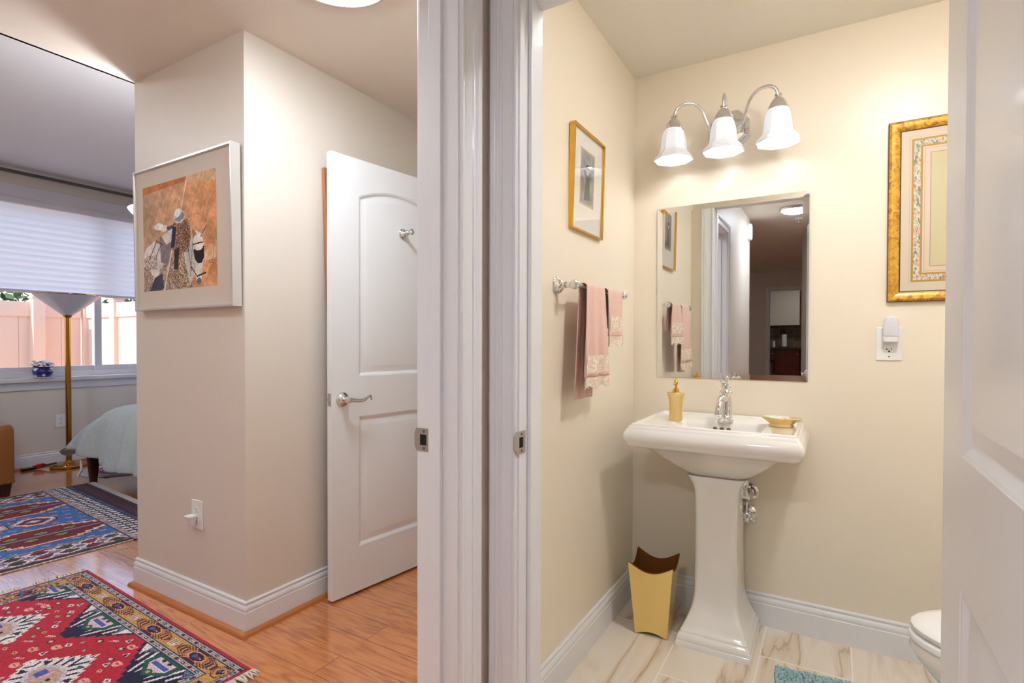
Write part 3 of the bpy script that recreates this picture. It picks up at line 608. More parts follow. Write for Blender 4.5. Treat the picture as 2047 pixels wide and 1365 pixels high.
# ------------------------------------------------------------ towel bar and towels
tb = empty('towel_bar', (XB, 1.875, 1.372), label='chrome towel bar on the left bathroom wall', cat='towel bar')
obj('bar', MB().tube([(.07,-.237,0),(.07,.237,0)], .0078, 16), M['chrome'], tb, smooth=True)
for s in (-1, 1):
    po = obj('post', MB().lathe([(.029,0),(.029,.004),(.0265,.007),(.0275,.010),(.024,.013),(.0245,.017),(.020,.020),(.018,.024),(.0105,.028),(.0095,.034),(.0115,.038),(.009,.043),(.0095,.05),(.011,.056),(.0145,.060),(.0165,.068),(.0155,.077),(.011,.083),(.004,.086)], (0, s*.24, 0), 'x', 28), M['chrome'], tb, smooth=True, ang=25)
M['towel'] = mat('dusty_pink_towel', (230,192,178), .95, bump=(500, .5, .0008), sheen=.3)
def m_lace():
    m = bpy.data.materials.new('cream_lace'); m.use_nodes = True; nt = m.node_tree; ns, ls = nt.nodes, nt.links; b = ns['Principled BSDF']
    b.inputs['Base Color'].default_value = (*lin((246,238,220)), 1); b.inputs['Roughness'].default_value = .9
    tc = ns.new('ShaderNodeTexCoord'); v = ns.new('ShaderNodeTexVoronoi'); v.inputs['Scale'].default_value = 190; v.feature = 'F1'; ls.new(tc.outputs['Object'], v.inputs['Vector'])
    n = ns.new('ShaderNodeTexNoise'); n.inputs['Scale'].default_value = 45; ls.new(tc.outputs['Object'], n.inputs['Vector'])
    ad = ns.new('ShaderNodeMath'); ad.operation = 'ADD'; ls.new(v.outputs['Distance'], ad.inputs[0]); ls.new(n.outputs['Fac'], ad.inputs[1])
    g = ns.new('ShaderNodeMath'); g.operation = 'GREATER_THAN'; g.inputs[1].default_value = .93; ls.new(ad.outputs[0], g.inputs[0])
    cm = ramp(ns, [(.75, lin((254,248,234))), (1.1, lin((228,206,184)))]); ls.new(ad.outputs[0], cm.inputs[0]); ls.new(cm.outputs[0], b.inputs['Base Color'])
    t = ns.new('ShaderNodeBsdfTransparent'); mx = ns.new('ShaderNodeMixShader'); inv = ns.new('ShaderNodeMath'); inv.operation = 'MULTIPLY'; inv.inputs[1].default_value = .0; ls.new(g.outputs[0], inv.inputs[0])
    ls.new(inv.outputs[0], mx.inputs[0]); ls.new(b.outputs[0], mx.inputs[1]); ls.new(t.outputs[0], mx.inputs[2]); ls.new(mx.outputs[0], ns['Material Output'].inputs[0])
    bp = ns.new('ShaderNodeBump'); bp.inputs['Distance'].default_value = .0007; ls.new(v.outputs['Distance'], bp.inputs['Height']); ls.new(bp.outputs[0], b.inputs['Normal']); return m
M['lace'] = m_lace()
def towel(label, y0, y1, zf, zb, folds, seed, spread=.04, backy=(0, 0)):
    """hangs over the bar: front sheet to zf, back sheet to zb"""
    bx, bz = XB+.07, 1.372; rr = .0105; n = 60; rnd = random.Random(seed); ph = rnd.random()*6
    def sheet(sgn, z_top, z_bot, off, m, sp, shift=(0,0)):
        L = []
        for i in range(m+1):
            t = i/m; z = z_top+(z_bot-z_top)*t; row = []
            for j in range(n+1):
                u = j/n; yy = y0+(y1-y0)*u; yy += (u-.5)*sp*t + shift[0]*t + shift[1]*t*(u-.5)
                am = .0022+.010*min(1, t*1.3); x = bx+sgn*(off+.004*t)+am*(.6*sin(u*folds*2*pi+ph+.5*t)+.4*sin(u*folds*4.3*pi+ph*2))*(1 if sgn > 0 else .5)
                row.append((x, yy, z))
            L.append(row)
        return L
    F = sheet(1, bz, zf, rr+.004, 26, spread); B = sheet(-1, bz, zb, rr+.004, 26, spread*.4, backy)
    arc = []
    for k in range(1, 6):
        a = pi*k/6; arc.append([(bx+(rr+.004)*cos(a)*1.0+(F[0][j][0]-bx-(rr+.004))*cos(a)*.5, F[0][j][1], bz+(rr+.002)*sin(a)) for j in range(n+1)])
    allr = list(reversed(F))+arc+B
    nm = 'towel'
    t = obj(nm, MB().loft(allr, False, False, closed=False), M['towel'], smooth=True, ang=180)
    q = t.modifiers.new('solid', 'SOLIDIFY'); q.thickness = .0032; q.offset = 0
    tag(t, label, 'towel', 'pink hand towels on the bar')
    # lace band, continuing the front sheet
    def lace(ztop, zbot, off, scal, nm='lace_trim'):
        L = []; m = 14
        for i in range(m+1):
            tt = i/m; row = []
            for j in range(n+1):
                u = j/n; zb_ = zbot+scal*abs(sin(u*pi*7)) if True else zbot
                z = ztop+(zb_-ztop)*tt; T_ = (bz-z)/(bz-zf); T_ = max(0, T_)
                yy = y0+(y1-y0)*u+(u-.5)*spread*T_; am = .0022+.010*min(1, T_*1.3)
                x = bx+(rr+.004+.004*T_)+am*(.6*sin(u*folds*2*pi+ph+.5*T_)+.4*sin(u*folds*4.3*pi+ph*2))+off
                row.append((x, yy, z))
            L.append(row)
        return obj(nm, MB().loft(L, False, False, closed=False), M['lace'], t, smooth=True, ang=180)
    lace(zf+.075, zf+.052, .0035, -.006); lace(zf+.016, zf-.030, .0012, -.012); lace(zf+.052, zf+.016, .003, 0)
    return t
towel('longer pink towel with cream lace hem, hung near the left end of the bar', 1.70, 1.868, 1.060, .985, 2.3, 3, .07, (-.035, -.03))
towel('shorter pink towel with cream lace hem, hung near the right end of the bar', 1.900, 2.065, 1.205, 1.235, 1.6, 8, .03)

# ------------------------------------------------------------ small gold framed print on the left wall
sp_ = empty('framed_picture', (XB, 1.879, 1.771), label='small thin gold framed engraving under glass on the left bathroom wall', cat='picture')
fw, fh = .146, .186; TH = .022
mb = MB().box(0,TH,-fw,fw,fh-.007,fh).box(0,TH,-fw,fw,-fh,-fh+.007).box(0,TH,-fw,-fw+.007,-fh+.007,fh-.007).box(0,TH,fw-.007,fw,-fh+.007,fh-.007)
obj('gold_frame', mb, M['goldm'], sp_, bevel=.0012)
obj('mat_board', MB().box(.002,.010,-fw+.007,fw-.007,-fh+.007,fh-.007), mat('white_mat', (232,228,220), .8), sp_)
c = Canvas(.12, .19, .0015, (150,150,142)); K = cloud(c.X, c.Y, [(60,.5),(160,.4)], 4)
c.a += (K*9)[..., None]; c.ell(.06,.07,.016,.022,(196,192,184)); c.poly([(.03,.01),(.045,.09),(.02,.12),(.10,.12),(.078,.09),(.09,.02)], (96,96,92)); c.ell(.06,.125,.014,.018,(190,186,178)); c.ell(.06,.138,.016,.010,(60,58,56)); c.noise(.25, 2)
canvas_obj('engraving', c, colmat('engraving_print', .8), frame_m((.0105, -.062, -.075), (0,1,0), (0,0,1)), sp_)
mb = MB().box(.0102,.0106,-.068,-.0625,-.082,.122).box(.0102,.0106,.0585,.064,-.082,.122).box(.0102,.0106,-.0625,.0585,.1155,.122).box(.0102,.0106,-.0625,.0585,-.082,-.0755)
obj('gold_fillet', mb, mat('fillet_line', (196,170,120), .6), sp_)
obj('picture_glass', MB().box(.0165,.0175,-fw+.007,fw-.007,-fh+.007,fh-.007), M['glass'], sp_)
sp_.rotation_euler = (0, radians(1.5), 0)

# ------------------------------------------------------------ large gold picture on the back wall
gp = empty('framed_picture', (.47, YB, 1.667), label='large gold framed picture with marbled mat border on the back bathroom wall', cat='picture')
gw, gh, gb = .29, .331, .036
M['goldburl'] = mat('gold_burl_wood', (204,152,44), .32, .25, coat=.3); ns, ls, b = nodes(M['goldburl'])
tc = ns.new('ShaderNodeTexCoord'); n_ = ns.new('ShaderNodeTexNoise'); n_.inputs['Scale'].default_value = 40; n_.inputs['Detail'].default_value = 6; n_.inputs['Distortion'].default_value = 2
ls.new(tc.outputs['Object'], n_.inputs['Vector']); rp = ramp(ns, [(.3, lin((150,96,20))), (.5, lin((206,154,48))), (.7, lin((226,178,70)))]); ls.new(n_.outputs['Fac'], rp.inputs[0]); ls.new(rp.outputs[0], b.inputs['Base Color'])
PF = [(0,0),(0,.016),(.003,.019),(.008,.021),(.018,.020),(.028,.015),(.034,.012),(.036,.010),(.036,0)]
def pframe(parent, name, PF, w_, h_, m, nrm=(0,-1,0), ex=(1,0,0)):
    mb = MB(); ex = Vector(ex); ez = Vector((0,0,1)); nn = Vector(nrm)
    L = []
    for sx, sz in ((-1,-1),(1,-1),(1,1),(-1,1)):
        L.append([ex*sx*(w_-d)+ez*sz*(h_-d)+nn*t for d, t in PF])
    L.append(L[0]); mb.loft(L, False, False); return obj(name, mb, m, parent, smooth=True, ang=25)
pframe(gp, 'gold_frame', PF, gw, gh, M['goldburl'])
pframe(gp, 'dark_edge', [(-.002,0),(-.002,.014),(.0012,.0165),(.0012,0)], gw, gh, mat('dark_red_edge', (70,26,14), .4))
pframe(gp, 'dark_edge', [(.0345,.008),(.0345,.0135),(.0375,.0125),(.0375,.008)], gw, gh, bpy.data.materials['dark_red_edge'])
W, Hh = 2*(gw-.036), 2*(gh-.036); c = Canvas(W, Hh, .0022, (216,202,182))
def band(d0, d1, col): 
    dd = np.minimum(np.minimum(c.X, W-c.X), np.minimum(c.Y, Hh-c.Y)); m = (dd >= d0)&(dd < d1); c.put(m, col); return m
band(.026,.0275,(196,184,160)); band(.034,.040,(186,140,56)); m_ = band(.040,.060,(200,196,180)); band(.060,.065,(186,140,56)); band(.065,.071,(222,208,188)); band(.071,.0735,(192,170,150)); band(.0735,.088,(220,200,184)); band(.088,.0895,(160,140,110)); 
dd = np.minimum(np.minimum(c.X, W-c.X), np.minimum(c.Y, Hh-c.Y)); c.put(dd >= .0895, (206,196,158))
K = cloud(c.X*1.0, c.Y*.7, [(260,.6),(520,.45)], 9); sel = m_
c.a[sel & (K > .9)] = (140,160,134); c.a[sel & (K < -1.0)] = (216,168,150); c.a[sel & (abs(K) < .22)] = (232,228,216); c.a[sel & (K > 2.0)] = (104,124,104); c.a[sel & (K < -2.2)] = (190,110,96)
canvas_obj('matted_print', c, colmat('marbled_print', .7), frame_m((-W/2, -.011, -Hh/2), (1,0,0), (0,0,1)), gp)
obj('picture_glass', MB().box(-W/2, W/2, -.0142, -.0135, -Hh/2, Hh/2), M['glass'], gp)

# ------------------------------------------------------------ outlets and night lights
def recept(parent, z, gfci=False, ax=-1):
    """socket face slots at height z, facing -y local"""
    s = MB(); 
    s.box(-.0075,-.0055,-.0072,-.0062,z-.001,z+.008).box(.0055,.0075,-.0072,-.0062,z+.000,z+.0075).lathe([(.0026,.0062),(.0026,.0072)], (0,0,z-.008), '-y', 10)
    return obj('slots', s, M['ink'], parent)
def outlet(loc, rz, label, kind='duplex'):
    e = empty('wall_outlet', loc, rz, label=label, cat='outlet')
    obj('cover_plate', MB().box(-.041,.041,-.005,0,-.0625,.0625), M['plastic'], e, bevel=.0025)
    if kind == 'gfci':
        f = obj('receptacle', MB().box(-.0165,.0165,-.0065,-.004,-.033,.033), M['plastic'], e, bevel=.0008)
        s = MB().box(-.0085,-.0065,-.0072,-.0062,-.0235,-.0165).box(-.0085,-.0035,-.0072,-.0062,-.021,-.0192).box(.0060,.0078,-.0072,-.0062,-.0238,-.0160).lathe([(.0032,.0060),(.0032,.0072)], (0,0,-.0285), '-y', 12)
        obj('slots', s, M['ink'], f); obj('reset_button', MB().box(-.008,.008,-.0082,-.006,-.0085,-.0035), M['plastic'], f, bevel=.0005)
        obj('screw', MB().lathe([(.003,.004),(.003,.0058),(.001,.0062)], (0,0,-.048), '-y', 12), M['brass'], e)
    else:
        for z in (.02, -.02):
            f = obj('receptacle', MB().lathe([(.0165,.004),(.0165,.0065),(.0155,.0070)], (0,0,z), '-y', 24, sx=1, sy=.85), M['plastic'], e); recept(f, z)
    return e
outlet((.187, YB, 1.178), 0, 'white outlet with a night light plugged in, right of the bathroom mirror', 'gfci')
nl = empty('night_light', (.191, YB-.0072, 1.208), label='white rounded night light plugged into the outlet beside the bathroom mirror', cat='night light')
L = [rrect(-.024,.024,-.026,0,.008,z,4) for z in (-.022,)]; L = [[(x*k, y, z) for x, y, _ in rrect(-.026,.026,-.030,0,.010,0,4)] for z, k in ((-.023,.78),(-.0215,.90),(-.018,.93),(-.002,.95))]
obj('plug_body', MB().loft(L), M['plastic'], nl, smooth=True, ang=40)
M['lens'] = m_trans('milky_lens', (244,244,250), .3, 0, .3)
L = [[(x*k, y*(.95), z) for x, y, _ in rrect(-.026,.026,-.034,-.002,.012,0,5)] for z, k in ((-.001,.93),(.02,.93),(.045,.90),(.058,.84),(.066,.72),(.070,.5),(.0715,.2))]
obj('lens', MB().loft(L), M['lens'], nl, smooth=True, ang=60)
outlet((-2.363, YC, .429), 0, 'white outlet low on the column wall with a plug-in light in its lower socket')
nl2 = empty('night_light', (-2.373, YC-.0072, .410), label='small white night light plugged low on the column wall under the horse picture', cat='night light')
obj('plug_body', MB().loft([[(x, y, z) for x, y, _ in rrect(-.020*k,.020*k,-.033*k2,0,.008,0,4)] for z, k, k2 in ((.018,1.15,1.15),(.012,1.1,1.1),(.008,.9,.95),(-.002,.88,.9))]), M['plastic'], nl2, smooth=True, ang=30)
obj('lens', MB().loft([[(x, y, z) for x, y, _ in rrect(-.0165*k,.0165*k,-.029*k,0,.010,0,4)] for z, k in ((-.002,1),(-.016,1.0),(-.023,.9),(-.0245,.6))]), M['lens'], nl2, smooth=True, ang=40)
outlet((XW, 2.225, .415), radians(90), 'white duplex outlet on the bedroom window wall behind the floor lamp')

# ------------------------------------------------------------ toilet
tl = empty('toilet', (.925, 1.775, 0), label='white toilet with closed lid, mostly hidden behind the open door', cat='toilet')
def egg(x0, x1, hw_, z, n=36, pw=1.0):
    P = []; cx = x0*.42+x1*.58
    for i in range(n):
        a = 2*pi*i/n; c_, s_ = cos(a), sin(a)
        rx = (x1-cx) if c_ > 0 else (cx-x0); P.append((cx+rx*c_*(1 if c_ < 0 else 1), hw_*s_*(1-.0*c_), z))
    return P
Lb = [egg(-.60,-.12,.11,0),egg(-.60,-.12,.11,.02),egg(-.585,-.12,.10,.05),egg(-.57,-.12,.095,.12),egg(-.585,-.11,.105,.18),egg(-.635,-.10,.135,.25),egg(-.69,-.09,.160,.31),egg(-.728,-.085,.176,.355),egg(-.740,-.08,.181,.378),egg(-.735,-.08,.180,.392),egg(-.725,-.08,.172,.396)]
obj('bowl', MB().loft(Lb), M['porc'], tl, smooth=True, ang=60)
obj('seat', MB().loft([egg(-.733,-.17,.172,.397),egg(-.740,-.17,.178,.401),egg(-.740,-.17,.178,.414),egg(-.734,-.17,.173,.419)]), M['plastic'], tl, smooth=True, ang=50)
obj('lid', MB().loft([egg(-.728,-.16,.168,.4215),egg(-.735,-.16,.174,.425),egg(-.736,-.16,.175,.436),egg(-.728,-.16,.168,.443),egg(-.70,-.17,.15,.446)]), M['plastic'], tl, smooth=True, ang=50)
tk = obj('tank', MB().loft([rrect(-.20,.012,-.20,.20,.03,.40,4),rrect(-.205,.012,-.215,.215,.03,.55,4),rrect(-.21,-.003,-.22,.22,.03,.74,4)]), M['porc'], tl, smooth=True, ang=50)
obj('tank_lid', MB().loft([rrect(-.22,-.002,-.232,.232,.03,.74,4),rrect(-.222,-.002,-.234,.234,.03,.765,4),rrect(-.21,-.002,-.225,.225,.03,.778,4)]), M['porc'], tl, smooth=True, ang=50)
obj('flush_handle', MB().tube([(-.205,-.15,.69),(-.235,-.15,.69),(-.238,-.10,.685)], .006, 10), M['chrome'], tl, smooth=True)
# ------------------------------------------------------------ bath mat
bm_ = tag(obj('bath_mat', MB().loft([rrect(0,.44,-.40,0,.03,.001,5), rrect(0,.44,-.40,0,.03,.008,5)]), mat('teal_chenille_backing', (140,180,184), .95)), 'teal shaggy bath mat on the tile in front of the toilet', 'bath mat')
bm_.location = (-.168, 2.146, 0); bm_.rotation_euler = (0,0,radians(6.3))
mb = MB(); rn = random.Random(5)
for i in range(44):
    for j in range(40):
        x, y = .006+i*.0099+rn.uniform(-.0025,.0025), -.005-j*.0099+rn.uniform(-.0025,.0025)
        a = rn.uniform(0, 6.3); tx, ty = .004*cos(a), .004*sin(a)
        mb.loft([[(x+tx*k+r*cos(2*pi*q/5), y+ty*k+r*sin(2*pi*q/5), z) for q in range(5)] for k, z, r in ((0,.006,.0042),(.4,.013,.0052),(1,.018,.0040),(1.2,.0195,.0015))], False, True)
pile = obj('pile', mb, mat('teal_chenille', (164,198,202), .95, sheen=.4), bm_, smooth=True)
pile['kind'] = 'stuff'
# ------------------------------------------------------------ horse picture on the column
hp = empty('framed_picture', (-2.425, YC-.004, 1.646), label='large silver framed painting of a rider on a white horse, on the column wall', cat='picture')
HW, HH = .392, .324; PS = [(0,0),(0,.036),(.0015,.038),(.0085,.038),(.0095,.0355),(.0095,.028),(.012,.028),(.012,0)]
M['silver'] = mat('silver_frame', (222,220,216), .3, .55)
pframe(hp, 'silver_frame', PS, HW, HH, M['silver'])
obj('mat_board', MB().box(-HW+.01, HW-.01, -.027, -.002, -HH+.01, HH-.01), M['mat_board'], hp)
W, Hh = .592, .476; c = Canvas(W, Hh, .0026, (210,160,122)); N = cloud(c.X, c.Y*1.6, [(12,.5),(30,.35),(80,.25)], 3); U = c.X/W; V = c.Y/Hh
c.a += np.stack([N*9, N*8, N*7], -1); c.a[:] = c.a*(1-.0*U[..., None])+np.stack([(U-.5)*22, -(U-.5)*10, -(U-.5)*30], -1)
def P(pts): return [(u*W, v*Hh) for u, v in pts]
def E_(u, v, ru, rv, col): c.ell(u*W, v*Hh, ru*W, rv*Hh, col)
def Ln(a, b_, w_, col): c.line(a[0]*W, a[1]*Hh, b_[0]*W, b_[1]*Hh, w_, col)
c.poly(P([(.62,1),(1,1),(1,.90),(.64,.94)]), (216,178,138)); c.poly(P([(0,1),(.62,1),(.6,.96),(0,.93)]), (196,124,76))
E_(.91,.27,.09,.05,(230,190,148)); E_(.95,.31,.05,.05,(228,184,140))
# mottled lower ground / caparison
c.poly(P([(0,.34),(.3,.30),(.62,.30),(.70,0),(0,0)]), (176,148,128))
r8 = np.random.RandomState(8).rand(c.ny//2+1, c.nx//2+1).repeat(2,0).repeat(2,1)[:c.ny,:c.nx]; m_ = (V < .33)&(U < .7)&(r8 > .72); c.a[m_] = (136,104,84); m_ = (V < .33)&(U < .7)&(r8 < .25); c.a[m_] = (204,184,166)
# ring
for k in range(60):
    a0, a1 = 2*pi*k/60, 2*pi*(k+1)/60
    if sin(a0) > -.98: Ln((.72+.24*cos(a0), .32+.33*sin(a0)), (.72+.24*cos(a1), .32+.33*sin(a1)), .003, (196,132,76))
# rump and hind leg
c.poly(P([(0,.36),(.05,.42),(.16,.47),(.27,.42),(.33,.34),(.30,.24),(.24,.2),(.20,.05),(.13,.02),(.14,.14),(.06,.22),(0,.24)]), (222,214,206))
c.poly(P([(.24,.50),(.36,.52),(.42,.40),(.40,.22),(.26,.26)]), (140,126,126)); c.poly(P([(.10,.02),(.16,.12),(.27,.16),(.30,.02),(.26,0),(.08,0)]), (74,72,86))
Ln((.08,.30),(.20,.47),.006,(80,74,78)); Ln((.20,.47),(.30,.42),.005,(90,84,86)); Ln((.17,.30),(.27,.44),.005,(96,88,88))
m_ = (V > .2)&(V < .34)&(U < .2)&(r8 > .6); c.a[m_] = (150,120,100)
# cloak, plume
c.poly(P([(.27,.50),(.44,.57),(.46,.46),(.34,.42)]), (218,210,202)); E_(.23,.60,.07,.032,(238,230,222)); E_(.31,.575,.05,.03,(226,220,214)); c.poly(P([(.34,.585),(.46,.59),(.45,.56),(.36,.55)]), (78,88,124))
# horse chest and patterned cloth
c.poly(P([(.44,.42),(.62,.42),(.70,.0),(.46,.04)]), (172,146,122)); m_ = (U > .45)&(U < .68)&(V < .40)&(r8 > .66); c.a[m_] = (110,80,60); m_ = (U > .45)&(U < .68)&(V < .40)&(r8 < .2); c.a[m_] = (216,196,170)
c.poly(P([(.56,.44),(.72,.42),(.72,.12),(.66,.02),(.60,.2)]), (206,198,188))
# lance
Ln((.30,0),(.415,.36),.011,(228,214,200)); Ln((.55,.72),(.625,.96),.009,(240,216,190)); Ln((.42,.36),(.455,.52),.006,(120,110,120))
# rider
c.poly(P([(.43,.60),(.52,.63),(.62,.60),(.67,.46),(.64,.36),(.52,.30),(.42,.38)]), (146,96,56))
m_ = (U > .42)&(U < .68)&(V > .32)&(V < .62)
rs_ = np.random.RandomState(5).rand(c.ny, c.nx)
body = m_ & (abs(U-.545) < .125*(1-(abs(V-.47)/.2)**2*.4))
for lo, hi, col in ((0,.22,(38,42,70)),(.22,.36,(70,52,40)),(.36,.5,(206,128,58)),(.5,.62,(120,120,140)),(.62,.72,(226,196,160))): c.a[body & (rs_ >= lo)&(rs_ < hi)] = col
c.poly(P([(.43,.58),(.48,.56),(.45,.38),(.40,.38)]), (44,48,74)); c.poly(P([(.45,.36),(.52,.38),(.50,.18),(.44,.18)]), (56,46,42))
E_(.52,.655,.078,.062,(206,204,202)); E_(.51,.69,.05,.04,(238,236,232)); E_(.565,.655,.02,.028,(48,52,74)); c.poly(P([(.44,.63),(.53,.605),(.60,.66),(.58,.68)]), (150,150,156))
# horse head
c.poly(P([(.68,.46),(.74,.50),(.82,.46),(.84,.36),(.83,.22),(.80,.05),(.755,.02),(.73,.10),(.71,.3)]), (224,218,210))
c.poly(P([(.70,.43),(.70,.52),(.755,.47)]), (160,130,110)); c.poly(P([(.80,.44),(.88,.53),(.845,.42)]), (196,170,150)); Ln((.80,.44),(.88,.53),.004,(60,44,36)); Ln((.70,.42),(.70,.52),.004,(60,44,36))
c.poly(P([(.705,.33),(.74,.345),(.80,.34),(.845,.36),(.84,.25),(.81,.21),(.76,.21),(.72,.25)]), (42,32,32)); E_(.775,.35,.05,.03,(232,226,220)); Ln((.70,.38),(.83,.39),.006,(70,44,40))
Ln((.68,.18),(.75,.095),.005,(60,40,36)); Ln((.75,.095),(.86,.12),.007,(54,38,34)); E_(.775,.05,.03,.03,(108,112,122)); Ln((.62,.42),(.68,.15),.004,(90,70,60)); Ln((.66,.1),(.70,.42),.003,(80,60,50))
Ln((.89,.215),(.95,.225),.0025,(120,70,40)); Ln((.90,.20),(.96,.20),.0025,(120,70,40)); Ln((.90,.215),(.915,.24),.0025,(120,70,40))
c.a = np.clip(c.a*(1+.045*cloud(c.X*1.3, c.Y, [(40,.4),(110,.4),(240,.3)], 21))[..., None], 0, 255); c.noise(.14, 3)
canvas_obj('painting', c, colmat('painted_paper', .85), frame_m((-.322, -.0275, -.235), (1,0,0), (0,0,1)), hp)
hp.rotation_euler = (radians(.6), 0, radians(-.4))

# ------------------------------------------------------------ rugs
M['rug'] = colmat('woven_wool', .97, bump=(900, .5, .001), sheen=.15)
red, navy, cream, gold_, grn, gb_, brn, pink, blu = (184,30,54),(24,24,62),(232,220,214),(200,150,84),(24,88,76),(160,176,186),(84,24,34),(236,164,156),(70,92,172)
def hall_rug():
    L, Wd = 1.50, .86; c = Canvas(L, Wd, .0042, red); X, Y = c.X, c.Y
    c.rect(.016, L-.016, .016, Wd-.016, gb_); c.rect(.038, L-.038, .038, Wd-.038, gold_); c.rect(.108, L-.108, .108, Wd-.108, gb_); c.rect(.132, L-.132, .132, Wd-.132, red)
    for a in (.016,.038,.108,.132): 
        for s in range(4):
            p = [(a,a),(L-a,a),(L-a,Wd-a),(a,Wd-a)]; q = p[(s+1)%4]; c.line(*p[s], *q, .0042, (40,30,44))
    # guard stripe motifs
    def along(off, per, fn):
        n = int((L-2*off)/per)
        for i in range(n+1):
            for yy in (off, Wd-off): fn(off+(L-2*off)*i/n, yy, 0, i)
        n = int((Wd-2*off)/per)
        for i in range(1, n):
            for xx in (off, L-off): fn(xx, off+(Wd-2*off)*i/n, 1, i)
    def g1(x, y, v, i):
        col = [(84,22,34),(196,80,60),(74,40,60),(206,110,80)][i % 4]
        a, b_ = (.0105, .0078) if i % 2 == 0 else (.007, .0078)
        if v: a, b_ = b_, a
        c.oct(x, y, a, b_, col, 1.5)
        if i % 4 == 2: c.oct(x, y, a*.4, b_*.4, cream)
        if i % 2: c.dia(x, y, .004, .004, cream)
    along(.027, .0255, g1); along(.120, .0245, g1)
    # big medallions in the tan border
    def med(x, y, v):
        rx, ry = (.125, .034) if not v else (.034, .12)
        for k, col in ((1.0,(92,30,50)),(.90,gold_),(.82,(70,24,46)),(.72,(222,150,110)),(.66,(70,24,46)),(.58,gold_),(.50,(170,60,60)),(.44,(216,170,110)),(.34,(44,20,44))): c.oct(x, y, rx*k**(1 if not v else .6), ry*(k**.6 if not v else k), col, 1.42)
        c.oct(x-(.013 if not v else 0), y-(0 if not v else .013), .013, .009, blu, 1.4); c.oct(x+(.012 if not v else 0), y, .009, .006, (150,40,48)); c.ell(x+(.026 if not v else 0), y+(.0 if not v else .026), .004, .004, cream)
    def whi(x, y, v):
        for dx in (-.018,-.006,.006,.018):
            if v: c.line(x-.016, y+dx, x+.016, y+dx*1.5, .006, cream); c.line(x-.016, y+dx+.004, x+.016, y+dx*1.5+.004, .003, (60,70,70))
            else: c.line(x+dx, y-.016, x+dx*1.5, y+.016, .006, cream); c.line(x+dx+.004, y-.016, x+dx*1.5+.004, y+.016, .003, (60,70,70))
        for s in (-1, 1):
            for k in range(3): 
                d = .034+.010*k
                if v: c.dia(x, y+s*d, .016-.003*k, .004, [(150,60,60),(84,40,70),(130,70,50)][k])
                else: c.dia(x+s*d, y, .004, .016-.003*k, [(150,60,60),(84,40,70),(130,70,50)][k])
    for yy in (.073, Wd-.073):
        for i in range(4): med(.245-.02+i*.345, yy, False)
        for i in range(3): whi(.40+i*.345, yy, False)
        for xx in (.073, L-.073):
            for k, col in ((.040,(84,30,50)),(.035,gold_),(.031,(84,30,50)),(.027,(222,150,110)),(.022,gold_),(.017,(30,20,30))): c.oct(xx, yy, k, k*.8, col, 1.35)
            c.ell(xx-.005, yy, .006, .006, blu); c.ell(xx+.008, yy+.004, .004, .004, cream)
    for xx in (.073, L-.073): med(xx, Wd/2-.17, True); med(xx, Wd/2+.17, True); whi(xx, Wd/2, True)
    # navy half medallions on both long sides, with zigzag edge
    zz = lambda t, p: abs(((t/p) % 1)-.5)*2
    lo, hi = .134, Wd-.134
    for i, xc in enumerate((.13, .67, 1.21)):
        for (base_, sg) in ((lo, 1), (hi, -1)):
            dy = (Y-base_)*sg; dx = abs(X-xc)
            env = (.215-dx)*.82+.018*zz(dx, .03); inside = (dy >= 0)&(dy < env)&(X > .134)&(X < L-.134)&(dy < .17)
            c.a[inside] = navy
            st = inside & (dy < env-.02)&(zz(dx+dy*.35, .034) > .62)&(dx > .035); c.a[st] = cream
            ins2 = (dy >= 0)&(dy < .105-dx*.55)&(dx < .085)&(X > .134)&(X < L-.134); c.a[ins2] = grn; ins3 = (dy >= .012)&(dy < .088-dx*.6)&(dx < .06)&(X > .134)&(X < L-.134); c.a[ins3] = (222,190,196)
            yb = lambda q: base_+sg*q
            c.rect(xc-.05, xc+.05, min(yb(.034),yb(.050)), max(yb(.034),yb(.050)), blu); c.rect(xc-.05, xc+.05, min(yb(.050),yb(.056)), max(yb(.050),yb(.056)), cream)
            c.oct(xc, yb(.082), .018, .014, grn); c.oct(xc, yb(.082), .009, .007, (196,164,110)); c.dia(xc-.02, yb(.018), .014, .009, navy); c.dia(xc+.02, yb(.018), .014, .009, navy)
            for s in (-1, 1):
                pts = [(xc+s*.10, yb(0)), (xc+s*.17, yb(0)), (xc+s*.14, yb(.035))]; c.poly(pts, (120,136,158))
                for q in range(4): c.line(xc+s*(.11+.014*q), yb(.002), xc+s*(.135), yb(.03), .003, navy)
                if .14 < xc+s*.155 < L-.14: c.poly([(xc+s*.155, yb(0.0)), (xc+s*.205, yb(0)), (xc+s*.15, yb(.05))], cream)
    # white central medallions with serrated edge
    for xc in (.40, .94):
        dx, dy = abs(X-xc), abs(Y-Wd/2); env = .150-dx*.95+.020*zz(dx, .026); ins = (dy < env)&(dx < .165); c.a[ins] = cream
        st = ins & (dy < env-.016) & (zz(dx*1.0-dy*.5, .036) > .66); c.a[st] = navy
        c.oct(xc, Wd/2, .085, .055, (206,190,196)); c.oct(xc, Wd/2, .070, .042, (190,160,150)); c.rect(xc-.05, xc-.01, Wd/2-.018, Wd/2+.018, blu); c.rect(xc-.01, xc+.002, Wd/2-.03, Wd/2+.03, pink); c.oct(xc+.035, Wd/2, .022, .018, (196,160,120)); c.oct(xc+.035, Wd/2, .010, .008, navy)
        for s in (-1, 1):
            for q in (-1, 1): c.dia(xc+s*.10, Wd/2+q*.035, .018, .009, navy); c.dia(xc+s*.04, Wd/2+q*.09, .016, .010, (24,88,100))
    # scattered figures in the red field
    rn = random.Random(11)
    fieldpts = []
